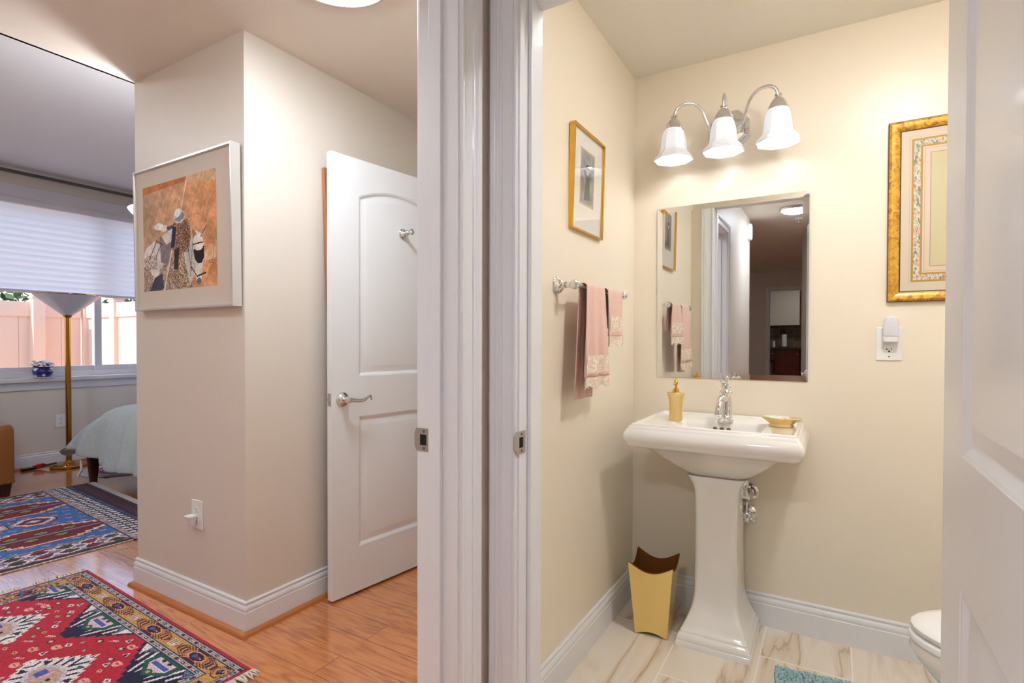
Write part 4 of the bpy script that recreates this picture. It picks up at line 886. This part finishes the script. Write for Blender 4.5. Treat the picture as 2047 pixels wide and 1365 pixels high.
    for i in range(900):
        x, y = rn.uniform(.16, L-.16), rn.uniform(.16, Wd-.16); ix, iy = int(x/L*c.nx), int(y/Wd*c.ny)
        r = 6; blk = c.a[max(0,iy-r):iy+r, max(0,ix-r):ix+r].reshape(-1, 3)
        if (abs(blk-np.array(red)).sum(1) < 10).mean() > .985 and all((x-a)**2+(y-b_)**2 > .034**2 for a, b_ in fieldpts): fieldpts.append((x, y))
    for i, (x, y) in enumerate(fieldpts):
        k = i % 7
        if k == 0: c.oct(x,y,.020,.014,pink); c.rect(x-.012,x+.012,y-.003,y+.003,(206,60,70)); c.dia(x+.018,y+.008,.010,.008,(226,150,120))
        elif k == 1: c.dia(x,y,.018,.013,cream); c.dia(x,y,.009,.006,grn)
        elif k == 2: c.poly([(x-.016,y-.010),(x+.016,y-.010),(x,y+.014)], cream); c.poly([(x-.010,y-.007),(x+.010,y-.007),(x,y+.008)], navy)
        elif k == 3: c.dia(x,y,.015,.010,(206,164,110)); c.dia(x,y,.006,.004,navy)
        elif k == 4: c.line(x-.016,y-.008,x+.016,y+.008,.004,pink); c.line(x-.016,y,x+.014,y+.014,.003,cream)
        elif k == 5: c.oct(x,y,.016,.012,navy); c.dia(x,y,.013,.010,(214,160,110)); c.dia(x,y,.005,.004,cream)
        else: c.dia(x,y,.010,.008,(130,150,140)); c.dia(x,y,.004,.003,cream)
    c.noise(.28, 8)
    a = radians(-3.03); e = empty('area_rug', (-3.277, 1.249, 0), a, label='small red and navy oriental rug with white fringed ends lying nearest the camera', cat='rug')
    Mx = Matrix.Identity(4); Mx = frame_m((0, -Wd, .006), (1,0,0), (0,1,0))
    canvas_obj('rug_field', c, M['rug'], Mx, e, solid=.0055)
    rn = random.Random(2)
    for sg, x0 in ((-1, 0), (1, L)):
        mb = MB()
        for k in range(150):
            y = -Wd+Wd*(k+.5)/150; ln = rn.uniform(.035,.060); dy = rn.uniform(-.014,.014); r = .0028
            pts = [(x0, y, .004), (x0+sg*ln*.4, y+dy*.3, .006+rn.uniform(0,.004)), (x0+sg*ln*.8, y+dy*.8, .004+rn.uniform(0,.004)), (x0+sg*ln, y+dy*1.3, .0025)]
            mb.tube(pts, [r*.8, r*1.2, r*1.1, r*.5], 5)
        f = obj('fringe', mb, M['sprout'], e, smooth=True)
hall_rug()
def blue_rug():
    L, Wd = 1.77, 2.7; B_ = (50,110,178); dr = (118,22,26); wh = (222,220,228); blk = (34,26,34); pk = (206,150,150); lb = (120,150,206)
    c = Canvas(L, Wd, .0078, B_); X, Y = c.X, c.Y   # Y=0 at the north end
    K = cloud(X, Y, [(60,.5),(160,.5)], 6); rs = np.random.RandomState(3).rand(c.ny, c.nx)
    # long side borders
    for side in (0, 1):
        d = X if side == 0 else L-X
        m = d < .25; c.a[m] = (226,214,210)
        q = (d < .25)&(d >= .04)
        k1 = np.sin(Y*56)+np.sin(d*74+side); k2 = np.sin(Y*28+1)+np.sin(d*60+Y*20)
        c.a[q & (k1 > .35)] = (72,28,40); c.a[q & (k1 < -1.0)] = (150,120,150); c.a[q & (k2 > 1.35)] = (150,34,48); c.a[q & (k2 < -1.6)] = (56,96,60); c.a[q & (rs > .86)] = (56,40,60)
        c.a[(d < .05)] = (58,32,38); c.a[(d < .008)] = (210,204,200); c.a[(d >= .225)&(d < .25)] = (44,34,52); c.a[(d >= .232)&(d < .242)] = wh
    # field sprinkled hooks
    fld = (X > .25)&(X < L-.25)&(Y > .30)&(Y < Wd-.30)
    zz = lambda t, p: abs(((t/p) % 1)-.5)*2
    hk_ = fld & (zz(X+.6*Y, .11) > .80)&(zz(Y-.2*X, .07) > .45); c.a[hk_] = pk
    c.a[fld & (zz(X-.3*Y, .09) > .88)&(zz(Y, .05) > .5)] = (104,84,150)
    hx = lambda xc, yc, rx, ry: None
    def step(xc, yc, rx, ry, col, outl=True, n=6):
        for o, cc in ((.030, blk), (.024, (226,150,130)), (.012, wh), (0, col)) if outl else ((0, col),):
            for k in range(n):
                w_ = (rx)*(1-.82*k/(n-1))+o; h_ = ry*(.34+.66*(k)/(n-1))+o; c.rect(xc-w_, xc+w_, yc-h_, yc+h_, cc)
    cx = L/2
    for yc in (.60, 1.38, 2.16):
        for s in (-1, 1):
            step(cx+s*.37, yc, .155, .36, dr)
            for q in (-.14, 0, .14):
                for w2_ in (-.055, .055):
                    if abs(q) < .1 or abs(w2_) < .06: 
                        c.dia(cx+s*.37+w2_, yc+q+(.07 if w2_ > 0 else 0), .045, .05, (60,16,24)); c.dia(cx+s*.37+w2_, yc+q+(.07 if w2_ > 0 else 0), .028, .034, (150,170,90)); c.dia(cx+s*.37+w2_, yc+q+(.07 if w2_ > 0 else 0), .012, .016, (130,40,40))
            c.line(cx+s*.37, yc-.33, cx+s*.37, yc+.33, .010, lb)
    for yc in (.97, 1.77): 
        step(cx, yc, .13, .25, wh)
        for q in (-.12, -.04, .05, .13):
            for w2_ in (-.05, .05): c.dia(cx+w2_, yc+q, .030, .026, (40,44,52)); c.dia(cx+w2_, yc+q, .012, .012, (90,120,70))
        c.line(cx-.06, yc, cx+.06, yc, .012, (70,20,30)); c.line(cx, yc-.1, cx, yc+.1, .012, (70,20,30))
    for yc in (.56, 1.37, 2.17): step(cx, yc, .075, .085, dr); c.dia(cx, yc, .03, .04, wh)
    # end borders
    for side in (0, 1):
        d = Y if side == 0 else Wd-Y
        def bnd(a, b_, col): m = (d >= a)&(d < b_); c.a[m] = col; return m
        bnd(0, .012, wh); m = bnd(.012, .12, (58,26,40)); c.a[m & (zz(X, .035) > .7) & (zz(d, .03) > .4)] = (130,84,96)
        bnd(.12, .13, (24,20,34)); m = bnd(.13, .155, (84,96,150)); c.a[m & (zz(X, .03) > .6)] = (30,30,60)
        m = bnd(.155, .275, (226,222,226)); c.a[m & ((zz(X+.4*d, .058) > .56) | (zz(d, .04) > .86))] = (40,32,44)
        m = bnd(.275, .305, (120,70,80)); c.a[m & (zz(X, .02) > .5)] = (220,200,200); bnd(.305, .312, (40,26,40))
    c.noise(.30, 5); c.a = c.a[::-1]
    a = radians(-4.6); e = empty('area_rug', (-5.285, 2.035, 0), a, label='large blue rug with dark red stepped medallions on the bedroom floor', cat='rug')
    canvas_obj('rug_field', c, M['rug'], frame_m((0, -Wd, .007), (1,0,0), (0,1,0)), e, solid=.006)
    mb = MB(); rn = random.Random(3)
    for k in range(230):
        x = L*(k+.5)/230; mb.tube([(x,0,.004),(x+rn.uniform(-.01,.01),.022,.005),(x+rn.uniform(-.015,.015),.038,.003)], [.003,.0034,.002], 5)
    obj('fringe', mb, M['sprout'], e, smooth=True)
blue_rug()
# small round rug under the bed
c_ = MB().lathe([(.30,0),(.31,.003),(.30,.007),(.22,.0075)], n=48, cap=True)
rr_ = tag(obj('round_rug', c_, mat('white_rug_edge', (226,220,220), .95), loc=(-5.62, 2.42, 0)), 'small white round rug with a red ring partly under the bed', 'rug')
cv = Canvas(.46,.46,.006,(226,220,220)); R_ = np.sqrt((cv.X-.23)**2+(cv.Y-.23)**2); cv.a[(R_ < .205)] = (170,30,60); cv.a[R_ < .185] = (60,100,110)
kk = cloud(cv.X, cv.Y, [(70,.6),(150,.4)], 1); cv.a[(R_ < .185)&(kk > .5)] = (214,190,196); cv.a[(R_ < .185)&(kk < -.8)] = (110,40,70); 
# ring lies on a thin disc: round by keeping the outer colour equal to the edge
canvas_obj('printed_centre', cv, M['rug'], frame_m((-.23,-.23,.0082), (1,0,0), (0,1,0)), rr_)
# power strip and cord by the lamp
pcd = tag(obj('extension_cord', MB().tube([(-6.20,2.13,.045),(-6.22,2.09,.04),(-6.24,2.05,.028),(-6.27,2.03,.016),(-6.28,2.00,.012),(-6.29,1.97,.012)], .009, 8).box(-6.31,-6.27,1.90,1.99,.001,.022), M['blackp'], smooth=True, ang=40), 'black and red extension cord lying on the floor at the lamp foot', 'cord')
obj('red_plug', MB().sphere((-6.27,2.02,.03), .024, 10, 8, (1,1.2,.9)).tube([(-6.27,2.0,.03),(-6.25,1.97,.038),(-6.26,2.05,.045),(-6.28,2.07,.03)], .008, 8), M['redp'], pcd, smooth=True)

# ------------------------------------------------------------ floor lamp
fl_ = empty('floor_lamp', (-6.165, 2.21, 0), label='brass floor lamp with white cone shade standing before the bedroom window', cat='lamp')
obj('base', MB().lathe([(.135,0),(.140,.004),(.140,.014),(.132,.022),(.118,.024),(.116,.028),(.05,.034),(.03,.05),(.024,.06)], n=40), M['brass'], fl_, smooth=True, ang=40)
obj('pole', MB().lathe([(.0225,.05),(.0225,1.40),(.030,1.405),(.036,1.425),(.030,1.43)], n=28), M['brass'], fl_, smooth=True, ang=40)
obj('lamp_shade', MB().lathe([(.040,1.425),(.10,1.475),(.17,1.535),(.235,1.592),(.248,1.606),(.252,1.614),(.247,1.614),(.232,1.597),(.16,1.533),(.09,1.474),(.03,1.428)], n=48), m_trans('lamp_shade_acrylic', (226,224,232), .35, 0, .3), fl_, smooth=True, ang=50)
obj('shade_rim', MB().lathe([(.2505,1.608),(.2545,1.611),(.2545,1.616),(.2505,1.618),(.2465,1.616)], n=48, cap=False), M['brass'], fl_, smooth=True)
# second, lit torchiere behind the column corner
pb = empty('floor_lamp', (-3.07, 1.575, 0), label='lit floor lamp whose white bowl just shows at the left edge of the horse picture', cat='lamp')
obj('base', MB().lathe([(.125,0),(.13,.004),(.13,.014),(.12,.022),(.04,.034),(.022,.05)], n=36), M['brass'], pb, smooth=True, ang=40)
obj('pole', MB().lathe([(.014,.04),(.014,1.78),(.03,1.79),(.03,1.80)], n=24), M['brass'], pb, smooth=True, ang=40)
obj('glass_bowl', MB().lathe([(.03,1.795),(.09,1.806),(.15,1.828),(.19,1.856),(.205,1.876),(.200,1.877),(.185,1.858),(.145,1.832),(.088,1.811),(.03,1.80)], n=44, cap=False), m_emit('lit_bowl', (.9,.94,1), LAMP['bed']), pb, smooth=True)
obj('light_bulb', MB().lathe([(.004,1.812),(.05,1.815),(.05,1.835),(.004,1.838)], n=24), m_emit('lit_halogen', (.93,.96,1), LAMP['bedup']), pb, smooth=True)
flush_light((-4.4, .1, CB), LAMP['bed2'], 'added round flush fill light over the armchair end of the bedroom, out of view', r=.2, col=(.9,.95,1))  # added out of view to brighten the bedroom by bounce

# ------------------------------------------------------------ armchair
ac = empty('armchair', (-5.722, 1.172, 0), label='tan leather armchair with nailhead trim and dark legs at the left edge', cat='armchair')
obj('arm', MB().loft([rrect(-.40,.40,.26,.40,.01,.105,4), rrect(-.40,.40,.26,.40,.012,.50,4), rrect(-.40,.40,.262,.398,.02,.53,4), rrect(-.395,.39,.275,.385,.02,.548,4)]), M['leather'], ac, smooth=True, ang=50)
obj('arm', MB().loft([rrect(-.40,.40,-.40,-.26,.01,.105,4), rrect(-.40,.40,-.40,-.26,.012,.50,4), rrect(-.40,.40,-.398,-.262,.02,.53,4), rrect(-.395,.39,-.385,-.275,.02,.548,4)]), M['leather'], ac, smooth=True, ang=50)
box('seat_rail', M['leather'], -.38, .385, -.26, .26, .105, .30, ac, .012)
obj('seat_cushion', MB().loft([rrect(-.25,.39,-.255,.255,.05,.30,4), rrect(-.25,.405,-.258,.258,.05,.34,4), rrect(-.25,.405,-.258,.258,.05,.41,4), rrect(-.24,.38,-.24,.24,.06,.445,4)]), M['leather'], ac, smooth=True, ang=60)
obj('backrest', MB().loft([rrect(-.40,-.20,-.40,.40,.04,.10,4), rrect(-.42,-.21,-.40,.40,.05,.60,4), rrect(-.46,-.25,-.38,.38,.06,.80,4), rrect(-.45,-.28,-.33,.33,.06,.84,4)]), M['leather'], ac, smooth=True, ang=60)
for y0, s in ((.265, 1), (-.395, -1)):
    mb = MB()
    for k in range(9): mb.sphere((.402, y0+.0163*k, .118), .0055, 8, 6)
    for k in range(30): mb.sphere((-.385+.0265*k, s*.402, .118), .0055, 8, 6)
    obj('nailhead_trim', mb, M['brass'], ac, smooth=True)
for sx in (-1, 1):
    for sy in (-1, 1):
        obj('leg', MB().loft([rrect(sx*.35-.022, sx*.35+.022, sy*.355-.022, sy*.355+.022, .003, 0, 2), rrect(sx*.35-.034, sx*.35+.034, sy*.355-.034, sy*.355+.034, .003, .106, 2)]), M['dkwood'], ac, smooth=True, ang=30)
# ------------------------------------------------------------ bed
bd = empty('bed', (-4.62, 3.06, 0), label='bed with tapered dark wooden leg beside the blue rug, mostly behind the column', cat='bed')
for sx in (-1, 1):
    for sy in (-1, 1):
        x, y = sx*.715, sy*.98; obj('leg', MB().loft([rrect(x-.022,x+.022,y-.022,y+.022,.003,0,2), rrect(x-.038,x+.038,y-.038,y+.038,.003,.24,2)]), M['dkwood'], bd, smooth=True, ang=30)
box('bed_rail', M['dkwood'], -.74, .74, -1.0, 1.0, .20, .26, bd, .01)
obj('mattress', MB().loft([rrect(-.73,.73,-.98,.98,.06,.26,5), rrect(-.74,.74,-.99,.99,.07,.29,5), rrect(-.73,.73,-.98,.98,.09,.36,5), rrect(-.70,.70,-.95,.95,.10,.385,5)]), mat('mattress_ticking', (226,224,222), .8), bd, smooth=True, ang=60)
def comforter():
    n = 168; L = []
    def sup(rx, ry, p, a): 
        c_, s_ = cos(a), sin(a); k = (abs(c_)**p+abs(s_)**p)**(-1/p); return rx*c_*k, ry*s_*k
    rows = [(.02,.665,0),(.25,.668,0),(.5,.672,0),(.7,.672,.1),(.84,.668,.2),(.93,.650,.35),(.985,.610,.5),(1.02,.55,.65),(1.045,.47,.8),(1.06,.38,.95),(1.07,.32,1.05),(1.08,.25,1.15),(1.085,.205,1.2),(1.078,.195,1.2)]
    for s, z, rip in rows:
        row = []
        for k in range(n):
            a = 2*pi*k/n; x, y = sup(.79, 1.035, 5, a); x *= s; y *= s
            q = a*1.0; w_ = (sin(q*21)+.6*sin(q*34+1)+.4*sin(q*55+2))
            nx, ny = cos(a), sin(a); mx = max(abs(x)/.79, abs(y)/1.035)
            if abs(x)/.79 > abs(y)/1.035: nx, ny = (1 if x > 0 else -1), 0
            else: nx, ny = 0, (1 if y > 0 else -1)
            x += nx*.024*rip*w_; y += ny*.024*rip*w_
            zz_ = z+.014*(1-min(1,rip))*(sin(x*9)*sin(y*9))+.012*rip*sin(q*13+1)
            plane = .665-.46*max(0, -(x+.32))
            wy = math.exp(-((y+1.035)/.42)**2)*(1 if x < 0 else 0)
            cw = math.exp(-((x+.79)**2+(y+1.035)**2)/.12)
            if s <= 1.02: zz_ = zz_*(1-wy)+min(zz_, plane)*wy
            else:
                t_ = (s-1.02)/.065; zt_ = min(zz_, zz_)
                x -= .38*cw*min(1, t_*1.5); y -= .05*cw*t_; plane = .665-.46*max(0, -(x+.32))
                zz_ = zz_*(1-cw)+(plane-.02-.15*max(0, t_-.35))*cw
            row.append((x, y, zz_))
        L.append(row)
    o = obj('comforter', MB().loft(L, True, False), mat('pale_grey_green_cotton', (186,196,196), .75, bump=(14, .5, .02), sheen=.2), smooth=True, ang=180, sub=1)
    o.location = (-4.62, 3.06, 0); q = o.modifiers.new('solid', 'SOLIDIFY'); q.thickness = .02; q.offset = -1
    mb = MB(); bt = mb.tube([(-.70,-1.075,.20),(-.66,-1.085,.175),(-.64,-1.09,.13),(-.67,-1.10,.085),(-.665,-1.10,.06)], [.004,.008,.01,.012,.004], 8)
    obj('care_tag', bt, M['plastic'], o, smooth=True)
    return tag(o, 'pale grey quilted comforter draped over the bed, its corner hanging low', 'comforter')
comforter()
# flower pot on the sill
fp_ = empty('flower_pot', (XW+.02, 2.085, .838), label='blue and white porcelain pot of white flowers on the bedroom window sill', cat='flower pot')
obj('saucer', MB().lathe([(.068,0),(.085,.004),(.088,.010),(.082,.011),(.06,.008)], n=32), M['porc'], fp_, smooth=True, ang=50)
M['delft'] = mat('blue_white_glaze', (34,40,140), .15, coat=.5); ns, ls, b = nodes(M['delft']); tc = ns.new('ShaderNodeTexCoord'); v = ns.new('ShaderNodeTexVoronoi'); v.inputs['Scale'].default_value = 17; v.feature = 'F1'; ls.new(tc.outputs['Object'], v.inputs['Vector'])
rp = ramp(ns, [(.0, lin((220,226,238))), (.16, lin((220,226,238))), (.22, lin((70,90,180))), (.3, lin((24,26,110)))]); rp.color_ramp.interpolation = 'LINEAR'; ls.new(v.outputs['Distance'], rp.inputs[0]); ls.new(rp.outputs[0], b.inputs['Base Color'])
obj('pot', MB().lathe([(.052,.009),(.060,.014),(.072,.035),(.077,.055),(.074,.075),(.064,.088),(.060,.094),(.066,.099),(.068,.103),(.062,.103),(.055,.095)], n=36), M['delft'], fp_, smooth=True, ang=50)
M['petal'] = mat('white_petals', (232,222,232), .8); M['leafm'] = mat('olive_leaf', (90,90,50), .7)
rn = random.Random(4); mb = MB()
for k in range(22):
    a, r = rn.uniform(0, 6.28), rn.uniform(.03,.085); z = .10+rn.uniform(0,.07); mb.add([(r*.5*cos(a),r*.5*sin(a),z-.01),((r)*cos(a+.2),r*sin(a+.2),z),((r+.02)*cos(a),(r+.02)*sin(a),z-.01),(r*cos(a-.2),r*sin(a-.2),z)], [(0,1,2,3)])
obj('leaves', mb, M['leafm'], fp_)
fw_ = MB()
for k in range(6): fw_.sphere((.010*cos(k*1.05), .010*sin(k*1.05), 0), .009, 8, 5, (1,1,.6))
fw_.sphere((0,0,.004), .006, 8, 5)
f0 = None
for k in range(18):
    a = k*2.4; r = .078*sqrt((k+.5)/18)
    if f0 is None: f0 = obj('flower', fw_, M['petal'], fp_, smooth=True); f = f0
    else: f = f0.copy(); COL.objects.link(f)
    f.location = (r*cos(a), r*sin(a), .155-.55*r+.02*rn.random()); f.rotation_euler = (rn.uniform(-.6,.6), rn.uniform(-.6,.6), 0); f.scale = (1.15,)*3
# ------------------------------------------------------------ garden outside
M['patio'] = mat('pale_patio', (190,182,170), .8)
struct('ground', M['patio'], (-16, -6.5, -4, 12, -.16, -.1))
fa = empty('vinyl_fence', (-9.0, 1.2, -.1), label='tan vinyl privacy fence running parallel to the bedroom window', cat='fence')
mb = MB()
for k in range(26): mb.box(-.012,.012,-3.6+k*.222,-3.6+k*.222+.2195,.05,1.62)
obj('panel', mb, M['vinyl'], fa, bevel=.003)
obj('top_rail', MB().box(-.03,.035,-3.6,2.17,1.60,1.79), M['vinyl'], fa, bevel=.006); obj('bottom_rail', MB().box(-.03,.035,-3.6,2.17,.05,.2), M['vinyl'], fa, bevel=.006)
def post(par, x, y): 
    p = box('fence_post', M['vinyl'], x-.065, x+.065, y-.065, y+.065, 0, 1.84, par, .006)
    obj('post_cap', MB().box(x-.075,x+.075,y-.075,y+.075,1.84,1.865).add([(x-.072,y-.072,1.865),(x+.072,y-.072,1.865),(x+.072,y+.072,1.865),(x-.072,y+.072,1.865),(x,y,1.90)], [(0,1,4),(1,2,4),(2,3,4),(3,0,4)]), M['vinyl'], p)
for y in (-2.2, -.25, 1.68): post(fa, .06, y)
fb = empty('vinyl_fence', (-9.0, 3.45, -.1), label='sunlit tan vinyl fence returning toward the house behind the floor lamp', cat='fence')
mb = MB()
for k in range(12): mb.box(.0+k*.222, .2195+k*.222, -.012, .012, .05, 1.62)
obj('panel', mb, M['vinyl'], fb, bevel=.003)
obj('top_rail', MB().box(0,2.62,-.035,.03,1.60,1.79), M['vinyl'], fb, bevel=.006); obj('bottom_rail', MB().box(0,2.62,-.035,.03,.05,.2), M['vinyl'], fb, bevel=.006)
for x in (.0, .86, 2.5): post(fb, x, -.0)
# trees behind the fence
M['leaf'] = mat('hedge_leaf', (86,104,66), .8); M['bark'] = mat('bark', (80,62,46), .9)
rn = random.Random(12)
for k, (x, y, s) in enumerate(((-12.5,1.0,1.3),(-12.2,4.2,1.3),(-13,7.6,1.5),(-11.5,10.9,1.2))):
    tr = empty('garden_tree', (x, y, -.1), label=['leafy green tree behind the left fence','leafy green tree behind the corner of the fence','tall leafy tree beyond the sunlit fence','small leafy tree farthest right beyond the fence'][k], cat='tree')
    obj('trunk', MB().tube([(0,0,0),(.05,0,.9),(0,.05,1.8)], [.1,.08,.06], 10), M['bark'], tr, smooth=True)
    mb = MB()
    for q in range(1500):
        a, b_, r = rn.uniform(0,6.28), rn.uniform(-1,1), rn.uniform(.5,1)**.5*s; h_ = sqrt(1-b_*b_); p = Vector((r*h_*cos(a), r*h_*sin(a), 2.2+r*b_*.75)); u = Vector((rn.uniform(-1,1),rn.uniform(-1,1),rn.uniform(-1,1))).normalized()*.09; v = u.cross(Vector((rn.uniform(-1,1),rn.uniform(-1,1),1))).normalized()*.05
        mb.add([p-u, p+v, p+u, p-v], [(0,1,2,3)])
    obj('foliage', mb, M['leaf'], tr)
# ------------------------------------------------------------ hall behind the camera (seen in the mirror)
YF = -6.5
dw = (-1.02, -.22)
struct('wall_far', M['wall'], (-2.9, dw[0]-.018, YF-.1, YF, 0, CE), (dw[1]+.018, .57, YF-.1, YF, 0, CE), (dw[0]-.018, dw[1]+.018, YF-.1, YF, JT+.018, CE))
casing_obj('trim_12', 'x', YF, 1, dw[0], dw[1], JT)
struct('trim_13', M['trim'], (dw[0]-.018, dw[0], YF-.1, YF, 0, JT), (dw[1], dw[1]+.018, YF-.1, YF, 0, JT), (dw[0]-.018, dw[1]+.018, YF-.1, YF, JT, JT+.018))
YK = -9.2
struct('floor_kitchen', M['tile'], (-3, 1.5, YK-.1, YF, -.05, 0)); struct('ceiling_kitchen', M['ceil'], (-3, 1.5, YK-.1, YF-.1, CE, CE+.1))
struct('wall_kitchen', M['wall'], (-3, 1.5, YK-.1, YK, 0, CE), (-3.1, -3, YK, YF-.1, 0, CE), (1.5, 1.6, YK, YF-.1, 0, CE), (-3, -2.9, YF-.1, YF, 0, CE), (.57, 1.6, YF-.1, YF, 0, CE))
bs = mat('slate_backsplash', (120,100,76), .5); ns, ls, b = nodes(bs); tc = ns.new('ShaderNodeTexCoord'); mp = ns.new('ShaderNodeMapping'); mp.inputs['Rotation'].default_value = (radians(90),0,0); ls.new(tc.outputs['Object'], mp.inputs[0])
br = ns.new('ShaderNodeTexBrick'); br.inputs['Scale'].default_value = 1; br.inputs['Brick Width'].default_value = .15; br.inputs['Row Height'].default_value = .15; br.offset = 0; br.inputs['Mortar Size'].default_value = .004
br.inputs['Color1'].default_value = (*lin((132,110,82)),1); br.inputs['Color2'].default_value = (*lin((92,76,58)),1); br.inputs['Mortar'].default_value = (*lin((160,146,124)),1); ls.new(mp.outputs[0], br.inputs[0]); ls.new(br.outputs[0], b.inputs['Base Color'])
struct('trim_14', bs, (-2, .6, YK, YK+.012, .92, 1.45))
def cab(name, label, x0, x1, doors, z0=.1, z1=.88, depth=.6):
    e = empty(name, ((x0+x1)/2, YK, 0), label=label, cat='cabinet'); w_ = (x1-x0)/2
    box('carcass', M['rosewood'], -w_, w_, .013, depth, z0, z1, e)
    for k in range(doors):
        a = -w_+2*w_*k/doors+.003; b_ = -w_+2*w_*(k+1)/doors-.003; d = box('cabinet_door', M['rosewood'], a, b_, depth, depth+.02, z0+.01, z1-.01, e, .003)
        obj('knob', MB().sphere((b_-.04, depth+.035, z1-.1), .014, 10, 8), M['nickel'], d, smooth=True)
    return e
cab('base_cabinet', 'dark cherry base cabinet under the kitchen counter, reflected in the mirror', -1.6, -.60, 2)
cab('base_cabinet', 'dark cherry base cabinet right of the dishwasher, reflected in the mirror', .02, .6, 1)
cab('upper_cabinet', 'dark cherry wall cabinet right of the beige panel, reflected in the mirror', -.60, .3, 2, 1.42, 2.3, .33)
tag(box('wall_panel', M['beige'], -1.30, -.62, YK+.013, YK+.33, 1.42, 2.3, None, .003), 'beige upper cabinet end panel in the kitchen, reflected in the mirror', 'cabinet')
dwash = empty('dishwasher', (-.29, YK, 0), label='black dishwasher with a white towel over its handle, reflected in the mirror', cat='dishwasher')
box('body', M['blackp'], -.30, .30, .02, .62, .05, .88, dwash, .004); obj('handle', MB().tube([(-.25,.66,.78),(.25,.66,.78)], .01, 10), M['steel'], dwash, smooth=True)
tag(obj('kitchen_towel', MB().box(-.50,-.42,YK+.675,YK+.69,.35,.80), M['plastic'], bevel=.004), 'white towel hanging on the dishwasher handle, reflected in the mirror', 'towel')
tag(box('countertop', M['granite'], -1.65, .62, YK+.013, YK+.66, .88, .92, None, .004), 'dark granite kitchen countertop, reflected in the mirror', 'countertop')
pt = empty('paper_towel_holder', (-.93, YK+.30, .92), label='white paper towel roll on its holder on the kitchen counter, reflected in the mirror', cat='paper towel')
obj('base', MB().lathe([(.08,0),(.08,.01),(.02,.014)], n=24), M['ink'], pt); obj('roll', MB().lathe([(.055,.016),(.055,.29),(.018,.29)], n=24), M['plastic'], pt, smooth=True, ang=40); obj('finial', MB().sphere((0,0,.31), .02, 10, 8), M['ink'], pt, smooth=True)
tc_ = empty('trash_can', (-1.28, YK+.95, 0), label='grey steel trash can in the kitchen, reflected in the mirror', cat='trash can')
obj('body', MB().lathe([(.16,0),(.17,.02),(.175,.58),(.17,.6)], n=28), M['steel'], tc_, smooth=True, ang=40); obj('lid', MB().lathe([(.178,.6),(.178,.63),(.15,.65)], n=28), M['blackp'], tc_, smooth=True, ang=40)
tag(obj('salt_bottle', MB().lathe([(.025,0),(.026,.1),(.014,.13),(.012,.15)], (-1.14,YK+.35,.92), n=16), M['plastic'], smooth=True), 'small white bottle left of the paper towel roll, reflected in the mirror', 'bottle')
flush_light((-.6, -7.9, CE), LAMP['kitchen'], 'added unseen round fill light in the kitchen behind the camera', r=.2)  # added fill for the kitchen reflected in the mirror
flush_light((-1.9, -4.2, CE), LAMP['living'], 'added unseen round fill light in the room behind the camera', r=.2)  # added fill for the reflected room, fixture never visible
ch = empty('door_chime', (-.748, -1.12, 2.27), radians(90), label='white oval door chime box high on the hall wall, reflected in the mirror', cat='door chime')
obj('cover', MB().loft([[(x, y, z) for x, z, y in rrect(-.055,.055,-.085,.085,.05,-.001,8)], [(x, y, z) for x, z, y in rrect(-.055,.055,-.085,.085,.05,-.028,8)], [(x, y, z) for x, z, y in rrect(-.045,.045,-.075,.075,.045,-.038,8)]]), M['plastic'], ch, smooth=True, ang=50)
spk = empty('sprinkler', (-.30, -1.45, CE), label='small ceiling sprinkler head in the hall, reflected in the mirror', cat='sprinkler')
obj('escutcheon', MB().lathe([(.04,0),(.04,-.006),(.015,-.012)], n=24), M['plastic'], spk, smooth=True, ang=40); obj('head', MB().tube([(0,0,-.01),(0,0,-.05)], .008, 10).lathe([(.018,-.05),(.018,-.053)], n=16), M['nickel'], spk, smooth=True, ang=40)
